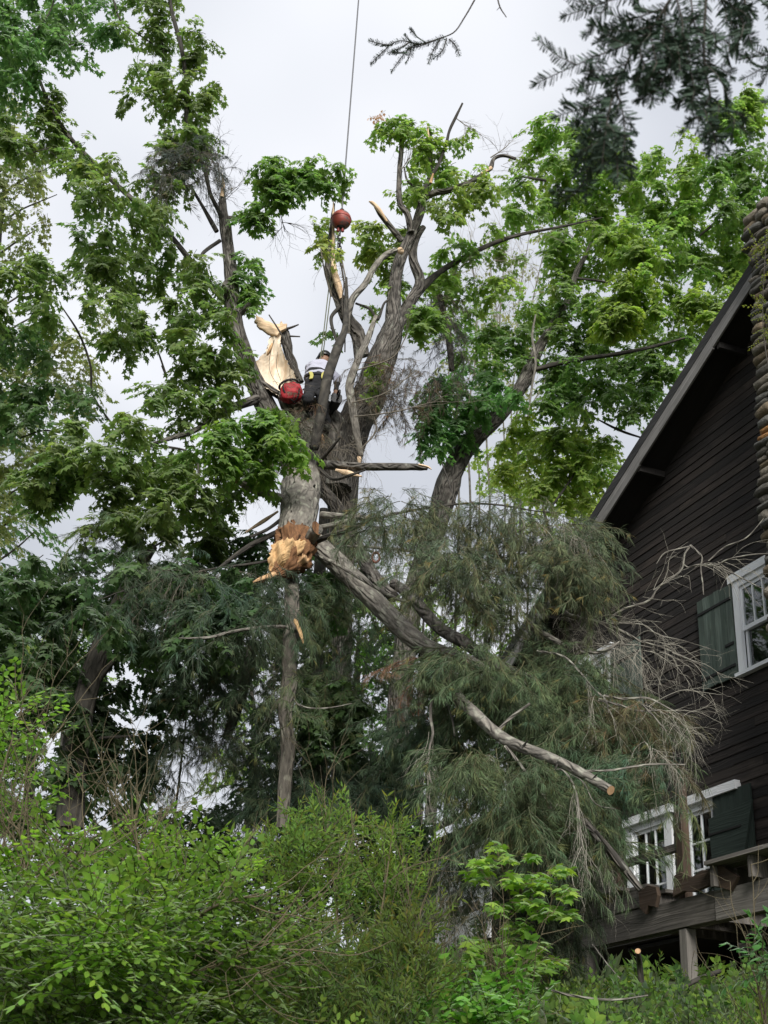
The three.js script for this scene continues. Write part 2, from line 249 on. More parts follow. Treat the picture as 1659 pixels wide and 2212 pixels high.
// a rough sheet of torn wood: rows [y, left x, right x, bulge] in picture coordinates at distance hd
function tornSheet(rows, hd, off, jag, bulge, step, m = 22, per = 3) {
  const hz = fwd.clone().setY(0).normalize(), pos = [], uv = [], idx = [], n = (rows.length - 1) * per, u = mpp(at(rows[0][1], rows[0][0], hd));
  for (let i = 0; i <= n; i++) { const k = Math.min(rows.length - 2, Math.floor(i / per)), f = i / per - k, L = (q) => rows[k][q] + (rows[k + 1][q] - rows[k][q]) * f, y = L(0);
    for (let j = 0; j <= m; j++) { const s = j / m, e = (j === 0 || j === m) ? jag * noise(i * 0.9, j, 3) * 2 : 0, x = L(1) + (L(2) - L(1)) * s + e, dy = i === 0 || i === n ? jag * 2 * noise(j * 1.3, 7, i) : 0; const q = at(x, y + dy, hd).addScaledVector(hz, off + bulge * L(3) * (1 - (2 * s - 1) ** 2) + step * Math.floor(3 * (noise(x / 9, y / 26, 4) + 1)) / 3 + step * 0.5 * fbm(x / 4, y / 12, 4, 3)); pos.push(q.x, q.y, q.z); uv.push(x * u + 0.02 * fbm(y / 20, x / 20, 2, 2), y * u); } }
  for (let i = 0; i < n; i++) for (let j = 0; j < m; j++) { const a = i * (m + 1) + j, b = a + m + 1; idx.push(a, b, a + 1, a + 1, b, b + 1); }
  const g = new THREE.BufferGeometry(); g.setAttribute('position', new THREE.Float32BufferAttribute(pos, 3)); g.setAttribute('uv', new THREE.Float32BufferAttribute(uv, 2)); g.setIndex(idx); g.computeVertexNormals(); return g;
}
// a flake of wood cut from an outline in picture coordinates
function flake(poly, hd, depth, bend = 0) {
  const s = new THREE.Shape(), hz = fwd.clone().setY(0).normalize(); poly.forEach(([x, y], i) => i ? s.lineTo(x, y) : s.moveTo(x, y)); s.closePath();
  const g = new THREE.ExtrudeGeometry(s, { depth, bevelEnabled: true, bevelSize: 0.8, bevelThickness: 0.006, bevelSegments: 1 }), p = g.attributes.position, uv = g.attributes.uv, u = mpp(at(poly[0][0], poly[0][1], hd));
  for (let i = 0; i < p.count; i++) { const x = p.getX(i), y = p.getY(i), q = at(x, y, hd).addScaledVector(hz, p.getZ(i) + bend * Math.sin((x - poly[0][0]) / 22) + 0.02 * fbm(x / 6, y / 6, 1, 2)); uv.setXY(i, y * u, x * u); p.setXYZ(i, q.x, q.y, q.z); }
  g.computeVertexNormals(); return g;
}

// ───────────────────────── ground
{
  const pos = [], idx = [], uv = [], rs = []; for (let r = 0; r < 30; r += 0.6) rs.push(r); for (let r = 30; r < 900; r *= 1.25) rs.push(r); rs.push(1200);
  const m = 96; rs.forEach((r) => { for (let j = 0; j <= m; j++) { const a = j / m * Math.PI * 2, x = Math.sin(a) * r, z = Math.cos(a) * r; pos.push(x, ground(x, z), z); uv.push(x, z); } });
  for (let i = 0; i < rs.length - 1; i++) for (let j = 0; j < m; j++) { const a = i * (m + 1) + j, b = a + m + 1; idx.push(a, b, a + 1, a + 1, b, b + 1); }
  const g = new THREE.BufferGeometry(); g.setAttribute('position', new THREE.Float32BufferAttribute(pos, 3)); g.setAttribute('uv', new THREE.Float32BufferAttribute(uv, 2)); g.setIndex(idx); g.computeVertexNormals();
  const t = tex(512, 512, (u, v) => { const n = tn(u, v, 6, 70, 5), f = tn(u, v, 60, 77, 2), e = smooth(0.42, 0.58, n); return [0.05 + 0.06 * f - 0.02 * e, 0.038 + 0.04 * f + 0.02 * e, 0.022 + 0.02 * f].map(srgb); }); t.repeat.set(0.3, 0.3);
  const o = part('ground', g, S({ map: t, bumpMap: tex(256, 256, (u, v) => tn(u, v, 40, 88, 3), false), bumpScale: 0.03 }), scene); o.userData.kind = 'structure'; o.userData.label = 'leaf littered slope rising towards the house';
}

// ───────────────────────── house: u along the gable wall, h above eye level, z out of the wall
const HB = 1.4;
const house = thing('house', 'dark brown clapboard house with gable, stone chimney and white windows', 'house', V(4.376, EYE + HB, -15.909)); house.rotation.y = -Math.atan2(0.9305, 0.3663); house.updateMatrixWorld(true);
const HM = house.matrixWorld.clone();
const hp = (u, h, z) => V(u, h - HB, z).applyMatrix4(HM);
const hbox = (u0, u1, h0, h1, z0, z1) => uvBox(u1 - u0, h1 - h0, z1 - z0).translate((u0 + u1) / 2, (h0 + h1) / 2 - HB, (z0 + z1) / 2).applyMatrix4(HM);
function uvBox(w, h, d, s = 0) { const g = new THREE.BoxGeometry(w, h, d), p = g.attributes.position, n = g.attributes.normal, uv = g.attributes.uv, a = rnd() * 7, b = rnd() * 7; for (let i = 0; i < p.count; i++) { const x = p.getX(i), y = p.getY(i), z = p.getZ(i); const nx = Math.abs(n.getX(i)), ny = Math.abs(n.getY(i)); if (w >= h) uv.setXY(i, (nx > 0.5 ? z : x) + a, (ny > 0.5 ? z : y) + b); else uv.setXY(i, y + a, (nx > 0.5 ? z : x) + b); } return g; }
// grain along u
const plankTex = (a, b, s, wear = 0) => { const t = tex(512, 128, (u, v) => { const g = tile(u * 3 + 5, v * 60 + tile(u * 6, v * 6, 6, s) * 4, 60, s + 1) * 0.55 + tn(u, v, 8, s + 3, 4) * 0.5, k = wear * smooth(0.5, 0.7, tn(u, v, 5, s + 8, 5)); return [0, 1, 2].map((q) => srgb((a[q] + (b[q] - a[q]) * g) * (1 + k))); }); t.repeat.set(0.5, 1.6); return t; };
const plankBump = tex(512, 128, (u, v) => tile(u * 3 + 5, v * 60 + tile(u * 6, v * 6, 6, 91) * 4, 60, 92), false); plankBump.repeat.set(0.5, 1.6);
const wood = (a, b, s, wear, o) => S({ map: plankTex(a, b, s, wear), bumpMap: plankBump, bumpScale: 0.004, ...o });
M.clap = [wood([0.0144, 0.0108, 0.0088], [0.0396, 0.0301, 0.0245], 191, 0.8), wood([0.0065, 0.0052, 0.0049], [0.0187, 0.0147, 0.0129], 195, 0.8), wood([0.0086, 0.0066, 0.0058], [0.0245, 0.0182, 0.0150], 101, 0.7), wood([0.0101, 0.0077, 0.0068], [0.0288, 0.0217, 0.0184], 111, 0.7), wood([0.0072, 0.0060, 0.0054], [0.0202, 0.0154, 0.0129], 121, 0.7)];
M.white = wood([0.74, 0.76, 0.78], [0.88, 0.89, 0.9], 131, 0, { roughness: 0.5 });
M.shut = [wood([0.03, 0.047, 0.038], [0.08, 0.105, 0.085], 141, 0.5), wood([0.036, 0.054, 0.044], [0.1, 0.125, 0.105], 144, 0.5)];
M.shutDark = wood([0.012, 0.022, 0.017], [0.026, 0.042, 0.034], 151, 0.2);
M.grey = wood([0.09, 0.085, 0.08], [0.28, 0.27, 0.26], 161, 0.3);
M.deck = wood([0.05, 0.045, 0.04], [0.16, 0.145, 0.128], 171, 0.4); M.deckPale = wood([0.11, 0.1, 0.09], [0.26, 0.24, 0.215], 177, 0.4);
M.deckRed = wood([0.028, 0.019, 0.013], [0.075, 0.048, 0.031], 181, 0.4);
M.shingle = wood([0.012, 0.012, 0.013], [0.036, 0.035, 0.036], 191, 0.3);
M.soffit = wood([0.008, 0.007, 0.0065], [0.02, 0.017, 0.015], 195, 0.2);
M.black = S({ color: lin(0.01, 0.01, 0.01), roughness: 0.6 }); M.stripBlack = S({ color: lin(0.006, 0.006, 0.006), roughness: 0.7 });
M.glass = new THREE.MeshPhysicalMaterial({ color: lin(0.9, 0.93, 0.93), transmission: 1, thickness: 0, roughness: 0.02, ior: 1.5 });
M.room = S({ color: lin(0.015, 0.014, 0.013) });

const rakeH = (u) => 9.55 + 0.46 * u, PEAK = 3.5, topH = (u) => u < PEAK ? rakeH(u) : rakeH(PEAK) - 0.46 * (u - PEAK);
const OPEN = [[0.75, 1.85, 5.62, 6.9], [-3.05, -2.2, 5.62, 6.95], [-2.0, -0.9, 2.98, 4.22], [-0.62, 0.5, 2.98, 4.22]];
{
  seed(2);
  const wall = new THREE.Group(); wall.name = 'wall'; house.add(wall); wall.updateMatrixWorld(true);
  for (let i = 0; ; i++) {
    const h0 = 2.81 + 0.125 * i, h1 = h0 + 0.125; if (h1 > 11.1) break;
    const uL = Math.max(-5.6, (h1 - 0.1 - 9.55) / 0.46), uR = Math.min(7.5, PEAK + (rakeH(PEAK) - h1 + 0.1) / 0.46);
    let segs = [[uL, uR]];
    for (const [a, b, c, d] of OPEN) if (h1 > c + 0.02 && h0 < d - 0.02) segs = segs.flatMap(([s, e]) => e <= a || s >= b ? [[s, e]] : [[s, a], [b, e]].filter(([x, y]) => y - x > 0.05));
    for (const [s, e] of segs) {
      const cuts = [s]; for (let x = s + R(1.5, 4); x < e - 1; x += R(2.2, 4.2)) cuts.push(x); cuts.push(e);
      for (let k = 0; k < cuts.length - 1; k++) {
        const a = cuts[k] + 0.002, b = cuts[k + 1] - 0.002, g = hbox(a, b, h0 - 0.012, h1, 0, 0.012), p = g.attributes.position, L = HM.clone().invert(), q = V(0, 0, 0), butt = R(0.017, 0.026), sag = R(-0.006, 0.006);
        for (let j = 0; j < p.count; j++) { q.fromBufferAttribute(p, j).applyMatrix4(L); if (q.z > 0.006) { q.z = q.y + HB < (h0 + h1) / 2 ? butt : 0.012; q.y += R(-0.006, 0.006) + sag; } q.applyMatrix4(HM); p.setXYZ(j, q.x, q.y, q.z); }
        g.computeVertexNormals(); part('clapboard', g.toNonIndexed ? flat(g) : g, pick(M.clap), wall);
      }
    }
  }
  part('underfloor', [hbox(-5.45, 7.45, 2.7, 2.785, -9, -0.01), hbox(-5.45, 7.45, 0, 2.69, -5.1, -5)], M.room, house);  // shade below the house put into the near-black floor and back wall colour
  // sheathing and the closed back of the house
  const sh = new THREE.Shape(); sh.moveTo(-5.6, 2.79); sh.lineTo(7.6, 2.79); sh.lineTo(7.6, topH(7.6) - 0.03); sh.lineTo(PEAK, topH(PEAK) - 0.03); sh.lineTo(-5.6, topH(-5.6) - 0.03); sh.closePath();
  for (const [a, b, c, d] of OPEN) { const p = new THREE.Path(); p.moveTo(a, c); p.lineTo(a, d); p.lineTo(b, d); p.lineTo(b, c); p.closePath(); sh.holes.push(p); }
  part('sheathing', [new THREE.ExtrudeGeometry(sh, { depth: 0.1, bevelEnabled: false }).translate(0, -HB, -0.102).applyMatrix4(HM)], M.black, wall);
  part('side_wall', [hbox(-5.6, -5.45, 0, 7, -9, -0.11), hbox(7.45, 7.6, 0, 9.2, -9, -0.11), hbox(-5.6, 7.6, 0, 9, -9.2, -9)], M.clap[0], house);
}
function flat(g) { const h = g.toNonIndexed(); h.computeVertexNormals(); return h; }
{ // roof with overhanging rake
  seed(3);
  const roof = new THREE.Group(); roof.name = 'roof'; house.add(roof); roof.updateMatrixWorld(true);
  const slab = (pts4, z0, z1, m, n) => { const s = new THREE.Shape(); pts4.forEach(([u, h], i) => i ? s.lineTo(u, h) : s.moveTo(u, h)); s.closePath(); return part(n, new THREE.ExtrudeGeometry(s, { depth: z1 - z0, bevelEnabled: false }).translate(0, -HB, z0).applyMatrix4(HM), m, roof); };
  const uE = -6.3, ur = 12.5, t = (u, d) => [u, rakeH(u) + d], t2 = (u, d) => [u, rakeH(PEAK) - 0.46 * (u - PEAK) + d];
  slab([t(uE, 0), t(PEAK, 0), t(PEAK, 0.13), t(uE, 0.13)], -9.2, 0.475, M.soffit, 'soffit'); slab([t2(PEAK, 0), t2(ur, 0), t2(ur, 0.13), t2(PEAK, 0.13)], -9.2, 0.475, M.soffit, 'soffit');
  slab([t(uE, 0.135), t(PEAK, 0.135), t(PEAK, 0.3), t(uE - 0.1, 0.3)], -9.3, 0.52, M.shingle, 'shingle_layer'); slab([t2(PEAK, 0.135), t2(ur, 0.135), t2(ur, 0.3), t2(PEAK, 0.3)], -9.3, 0.52, M.shingle, 'shingle_layer');
  const cutU = [uE, -3.4, -0.55, 1.35, PEAK]; // weathered rake boards, each board its own drop
  for (let k = 0; k < 4; k++) { const a = cutU[k] + 0.006, b = cutU[k + 1], d = [-0.13, -0.11, -0.09, -0.06][k]; const s = new THREE.Shape(); [t(a, d), t(b, d + 0.01), t(b, 0.132), t(a, 0.132)].forEach(([u, h], i) => i ? s.lineTo(u, h) : s.moveTo(u, h)); s.closePath(); const g = new THREE.ExtrudeGeometry(s, { depth: 0.03, bevelEnabled: false }), uv = g.attributes.uv, ps = g.attributes.position; for (let i = 0; i < uv.count; i++) uv.setXY(i, ps.getX(i) * 1.1, ps.getY(i) - 0.46 * ps.getX(i)); part('rake_board', g.translate(0, -HB, 0.478 + 0.003 * k).applyMatrix4(HM), M.grey, roof); }
  for (const [u, s] of [[-0.62, 0.05], [1.42, 0.05], [-3.45, 0.05]]) part('bracket', hbox(u - 0.03, u + 0.03, rakeH(u) - 0.13, rakeH(u) - 0.03, 0.03, 0.47), M.soffit, roof).userData.label = 'grey wooden lookout under the eave';
}
function windowUnit(o, { u0, u1, h0, h1, cols, bars, meet, head = 0.11, sill = true, casing = 0.11, z = 0 }) {
  const g = new THREE.Group(); g.name = numbered(o); house.add(g); g.updateMatrixWorld(true); const P = (n, a, m) => part(n, a, m, g);
  P('head', hbox(u0 - 0.06, u1 + 0.06, h1, h1 + head, 0.0, 0.075 + z), M.white);
  P('casing', hbox(u0 - 0.002, u0 + casing, h0, h1 - 0.002, 0, 0.05), M.white); P('casing', hbox(u1 - casing, u1, h0, h1 - 0.002, 0, 0.05), M.white);
  P('top_casing', hbox(u0 + casing + 0.002, u1 - casing - 0.002, h1 - 0.09, h1 - 0.003, -0.02, 0.045), M.white);
  if (sill) P('sill', hbox(u0 - 0.05, u1 + 0.05, h0 - 0.05, h0 - 0.002, 0, 0.085), M.white);
  const a = u0 + casing, b = u1 - casing, w = 0.045, st = (n, x0, x1, y0, y1, zz) => P(n, hbox(x0, x1, y0, y1, zz - 0.03, zz), M.white);
  const sash = (y0, y1, zz, nc, rows) => {
    st('stile', a + 0.003, a + w, y0, y1, zz); st('stile', b - w, b - 0.003, y0, y1, zz); st('rail', a + w + 0.001, b - w - 0.001, y1 - w, y1, zz - 0.002); st('rail', a + w + 0.001, b - w - 0.001, y0, y0 + w * 1.2, zz - 0.002);
    const iw = (b - a - 2 * w) / nc; for (let c = 1; c < nc; c++) st('muntin', a + w + iw * c - 0.011, a + w + iw * c + 0.011, y0 + w * 1.2, y1 - w, zz - 0.004);
    for (const r of rows) st('muntin', a + w + 0.001, b - w - 0.001, r - 0.012, r + 0.012, zz - 0.007);
    const ys = [y0 + w * 1.2, ...rows, y1 - w]; for (let c = 0; c < nc; c++) for (let q = 0; q < ys.length - 1; q++) P('pane', hbox(a + w + iw * c, a + w + iw * (c + 1), ys[q], ys[q + 1], zz - 0.019, zz - 0.016), M.glass);
  };
  if (meet) { sash(meet - 0.02, h1 - 0.092, 0.02, cols, bars); sash(h0, meet + 0.025, -0.015, 1, []); } else sash(h0, h1 - 0.092, 0.02, cols, bars);
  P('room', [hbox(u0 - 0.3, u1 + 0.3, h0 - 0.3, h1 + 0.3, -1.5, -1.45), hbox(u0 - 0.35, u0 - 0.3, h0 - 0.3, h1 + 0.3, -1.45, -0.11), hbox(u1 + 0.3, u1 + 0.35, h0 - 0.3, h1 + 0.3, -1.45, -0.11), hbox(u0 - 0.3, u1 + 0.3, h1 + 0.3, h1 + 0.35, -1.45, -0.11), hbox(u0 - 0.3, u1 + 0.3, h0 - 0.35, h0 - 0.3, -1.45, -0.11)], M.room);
  return g;
}
seed(4);
windowUnit('window', { u0: 0.75, u1: 1.85, h0: 5.66, h1: 6.9, cols: 4, bars: [], meet: 6.22 }).userData.label = 'white framed upper window beside the chimney';
windowUnit('window', { u0: -3.05, u1: -2.22, h0: 5.66, h1: 6.95, cols: 3, bars: [], meet: 6.3 }).userData.label = 'upper window behind the pine branches';
windowUnit('french_window', { u0: -2.0, u1: -0.9, h0: 2.98, h1: 4.22, cols: 3, bars: [3.36, 3.72], sill: false, casing: 0.17, z: 0.03 });
windowUnit('french_window', { u0: -0.62, u1: 0.5, h0: 2.98, h1: 4.22, cols: 4, bars: [3.4, 3.74], sill: false, casing: 0.05, z: 0.03 });
function shutter(u0, u1, h0, h1, n, mats, bands, label) {
  const g = new THREE.Group(); g.name = numbered('shutter'); house.add(g); g.updateMatrixWorld(true); g.userData.label = label;
  for (let i = 0; i < n; i++) { const a = u0 + (u1 - u0) * i / n + 0.003, b = u0 + (u1 - u0) * (i + 1) / n - 0.003; part('board', hbox(a, b, h0 + R(-0.008, 0.008), h1 + R(-0.008, 0.008), 0.045, 0.066 + R(0, 0.006)), pick(mats), g); }
  for (const [h, a, b] of bands) part('band', hbox(a, b, h - 0.017, h + 0.017, 0.06, 0.084), M.stripBlack, g);  // thin near-black strips laid across the boards
  return g;
}
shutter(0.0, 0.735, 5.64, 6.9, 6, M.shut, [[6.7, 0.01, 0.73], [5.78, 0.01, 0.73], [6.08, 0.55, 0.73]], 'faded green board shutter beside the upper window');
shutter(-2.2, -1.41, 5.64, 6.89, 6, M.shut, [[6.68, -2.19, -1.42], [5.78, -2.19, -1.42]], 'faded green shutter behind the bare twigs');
{
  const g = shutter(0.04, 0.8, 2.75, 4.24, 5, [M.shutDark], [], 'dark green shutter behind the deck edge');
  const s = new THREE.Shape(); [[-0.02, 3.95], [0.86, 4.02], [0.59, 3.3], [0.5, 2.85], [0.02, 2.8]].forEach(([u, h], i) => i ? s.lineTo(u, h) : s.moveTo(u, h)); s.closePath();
  part('brace_panel', new THREE.ExtrudeGeometry(s, { depth: 0.022, bevelEnabled: true, bevelSize: 0.003, bevelThickness: 0.003, bevelSegments: 1 }).translate(0, -HB, 0.08).applyMatrix4(HM), M.shutDark, g); part('batten', hbox(-0.02, 0.62, 3.74, 3.765, 0.106, 0.118), M.stripBlack, g);
}
// ── fieldstone chimney
function stoneGeo() {
  const g = mergeVertices(new THREE.BoxGeometry(1, 1, 1, 4, 3, 3).deleteAttribute('uv').deleteAttribute('normal')), p = g.attributes.position, o = R(0, 90);
  for (let i = 0; i < p.count; i++) { const v = V(p.getX(i), p.getY(i), p.getZ(i)).multiplyScalar(2), k = 1 / Math.pow(Math.abs(v.x) ** 3.4 + Math.abs(v.y) ** 2.6 + Math.abs(v.z) ** 3, 1 / 3); v.multiplyScalar(k * 0.52 * (1 + 0.3 * fbm(v.x * 1.3 + o, v.y * 1.3, v.z * 1.3, 3))); p.setXYZ(i, v.x, v.y, v.z); }
  g.computeVertexNormals(); const uv = []; for (let i = 0; i < p.count; i++) uv.push(p.getX(i) * 0.7 + o, p.getY(i) * 0.4 + p.getZ(i) * 0.3); g.setAttribute('uv', new THREE.Float32BufferAttribute(uv, 2)); return g;
}
{
  seed(5);
  const ch = new THREE.Group(); ch.name = 'chimney'; house.add(ch); ch.updateMatrixWorld(true); ch.userData.label = 'rounded fieldstone chimney with moss';
  const geos = Array.from({ length: 9 }, stoneGeo);
  const st = tex(256, 256, (u, v) => { const n = tn(u, v, 6, 201, 5), f = tn(u, v, 40, 211, 2), l = smooth(0.56, 0.66, tn(u, v, 5, 221, 4)) * 0.6; return [0.55 + n * 0.7 - 0.3 * f, 0.55 + n * 0.68 - 0.3 * f + l * 0.1, 0.53 + n * 0.62 - 0.3 * f - l * 0.15].map((c) => srgb(clamp(c, 0, 1))); });
  const sb = tex(256, 256, (u, v) => tn(u, v, 16, 231, 4), false);
  const sm = [[0.16, 0.145, 0.125], [0.2, 0.18, 0.15], [0.11, 0.105, 0.095], [0.24, 0.21, 0.17], [0.19, 0.15, 0.1], [0.13, 0.13, 0.125]].map((c) => S({ color: lin(...c), map: st, bumpMap: sb, bumpScale: 0.012 }));
  const orange = S({ color: lin(0.34, 0.17, 0.06), map: st, bumpMap: sb, bumpScale: 0.012 });
  const left = (h) => 2.37 - 0.14 * (1 - smooth(6.9, 8.6, h)) + 0.1 * smooth(8.6, 9.6, h);
  part('core', hbox(2.5, 4.5, 0.5, 11.22, 0.05, 0.58), S({ color: lin(0.03, 0.027, 0.024), bumpMap: sb, bumpScale: 0.02 }), ch);
  const rest = []; let count = 0;
  for (let h = 1.2; h < 11.3;) {
    const ht = R(0.075, 0.15); let u = left(h) + R(-0.03, 0.05);
    while (u < 4.5) {
      const w = Math.min(R(0.2, 0.45), 4.6 - u), z = 0.6 + R(-0.02, 0.05), g = pick(geos).clone(); g.rotateZ(R(-0.16, 0.16)); g.scale(w * 1.06, ht * 1.12, 0.34).translate(u + w / 2, h + ht / 2 - HB, z).applyMatrix4(HM);
      const m = Math.abs(h - 8.05) < 0.1 && u < 2.6 ? orange : pick(sm);
      if (h > 5.2 && u < 3.02 && count < 295) { part('stone', g, m, ch); count++; } else rest.push(g);
      u += w;
    }
    for (let z = 0.1; z < 0.5;) { const d = R(0.2, 0.3), g = pick(geos).clone(); g.scale(0.3, ht * 1.1, d * 1.05).translate(left(h) + 0.1, h + ht / 2 - HB, z + d / 2).applyMatrix4(HM); rest.push(g); z += d; }
    h += ht;
  }
  const o = part('stone', rest, sm[0], ch); o.userData.kind = 'stuff';
}
{ // far wing: shingled roof above white boards
  seed(6);
  const wing = thing('house_wing', 'low wing with dark shingled roof and white door behind the pine', 'building', hp(-8, 1.4, -2)); 
  const P = (n, g, m) => part(n, g, m, wing);
  P('wall', hbox(-11, -5.7, 1.0, 5.3, -0.2, -0.05), M.clap[0]); P('back', hbox(-11, -5.7, 1, 5.3, -4, -3.8), M.clap[0]);
  for (let i = 0; i < 5; i++) P('white_board', hbox(-8.35 + i * 0.42 + 0.003, -8.35 + (i + 1) * 0.42 - 0.003, 3.27, 4.9, -0.048, 0.0 + R(0, 0.004)), M.white);
  P('rail', hbox(-8.6, -6.0, 3.64, 3.77, 0.3, 0.36), M.deck); P('fascia', hbox(-11, -5.9, 5.22, 5.33, 0.36, 0.4), M.white);
  const n = 12; for (let i = 0; i < n; i++) for (let k = 0; k < 10; k++) { const z = 0.45 - i * 0.2, h = 5.34 + i * 0.11, a = -11 + k * 0.51 + (i % 2) * 0.17; const g = uvBox(0.5, 0.02, 0.26).rotateX(0.42).translate(a + 0.25, h - HB, z - 0.1).applyMatrix4(HM); P('shingle', g, M.shingle); }
  P('roof_deck', [uvBox(5.4, 0.04, 2.8).rotateX(0.5).translate(-8.4, 5.9 - HB, -0.7).applyMatrix4(HM)], M.black);
}
{ // damaged deck
  seed(7);
  const deck = thing('deck', 'raised wooden deck with broken boards and torn beam under the pine', 'deck', hp(2.8, 1.4, 2.5));
  const P = (n, g, m) => part(n, g, m, deck);
  P('beam', hbox(0.85, 3.3, 2.05, 2.31, 2.5, 2.55), M.deck); P('beam', hbox(3.31, 7, 2.04, 2.3, 2.51, 2.56), M.deckPale); P('beam', hbox(0.85, 7, 2.04, 2.28, 2.44, 2.49), M.deck);
  for (const u of [2.7, 5.2]) P('post', hbox(u, u + 0.11, 0.3, 2.035, 2.43, 2.54), M.deckPale);
  P('post', hbox(0.9, 1.05, 0.5, 2.03, 2.42, 2.56), M.deck);
  for (const u of [0.95, 1.45, 1.95, 3.4, 3.95, 4.45, 4.95, 5.5]) P('joist', hbox(u, u + 0.05, 2.315, 2.5, 0.05, u > 3 ? 2.66 : 2.5), M.deck);
  for (const [a, b] of [[0.3, 2.18], [3.36, 7]]) for (let i = 0; i < 17; i++) { const z = 0.16 + i * 0.15; if (a < 1 && i > 14 && rnd() < 0.5) continue; P('deck_board', hbox(a + R(-0.05, 0.05), b + (a < 1 ? R(-0.35, 0.1) : 0), 2.505, 2.54, z, z + 0.142), a < 1 ? M.deck : M.deckPale); }
  P('rim_board', hbox(0.3, 2.1, 2.33, 2.5, 2.51, 2.55), M.deck);
  P('railing_post', hbox(2.7, 2.8, 2.32, 3.6, 2.43, 2.52), M.deckRed); P('railing_post', hbox(1.55, 1.63, 2.55, 3.5, 2.44, 2.52), M.deckRed);
  P('railing', hbox(1.635, 2.695, 2.79, 2.86, 2.44, 2.5), M.deck);
  const torn = (pts, z, m, tilt) => { const s = new THREE.Shape(); pts.forEach(([u, h], i) => i ? s.lineTo(u, h) : s.moveTo(u, h)); s.closePath(); P('broken_board', new THREE.ExtrudeGeometry(s, { depth: 0.035, bevelEnabled: true, bevelSize: 0.004, bevelThickness: 0.004, bevelSegments: 1 }).translate(0, -HB, 0).rotateY(0).translate(0, 0, z).applyMatrix4(HM), m); };
  torn([[2.14, 2.52], [2.22, 2.47], [2.3, 2.5], [2.45, 2.46], [2.47, 2.38], [2.42, 2.28], [2.3, 2.31], [2.24, 2.24], [2.16, 2.3]], 2.57, M.deckRed);
  torn([[2.76, 2.52], [2.85, 2.54], [3.04, 2.46], [3.2, 2.5], [3.38, 2.47], [3.36, 2.36], [3.05, 2.33], [2.9, 2.36], [2.72, 2.33]], 2.565, M.deckRed);
  torn([[3.35, 2.5], [3.5, 2.49], [3.72, 2.36], [3.6, 2.26], [3.4, 2.33]], 2.57, M.deckRed);
  P('ledger', hbox(0.3, 7, 2.31, 2.49, 0.035, 0.048), M.deck);
}

// ───────────────────────── trees
function tree(name, label, category, base, group) { return thing(name, label, category, base, group); }
const foot = (x, y, hd) => { const p = at(x, y, hd); p.y = ground(p.x, p.z); return p; };
const C = { maple: [0.082, 0.128, 0.027], mapleBright: [0.115, 0.185, 0.03], mapleYel: [0.12, 0.15, 0.045], far: [0.1, 0.165, 0.035], pale: [0.16, 0.18, 0.06], pine: [0.052, 0.08, 0.032], pineGrey: [0.068, 0.09, 0.042], elm: [0.1, 0.2, 0.02], willow: [0.09, 0.15, 0.02], sap: [0.13, 0.26, 0.025] };
const P1 = (o) => ({ rough: 0.13, ...o });

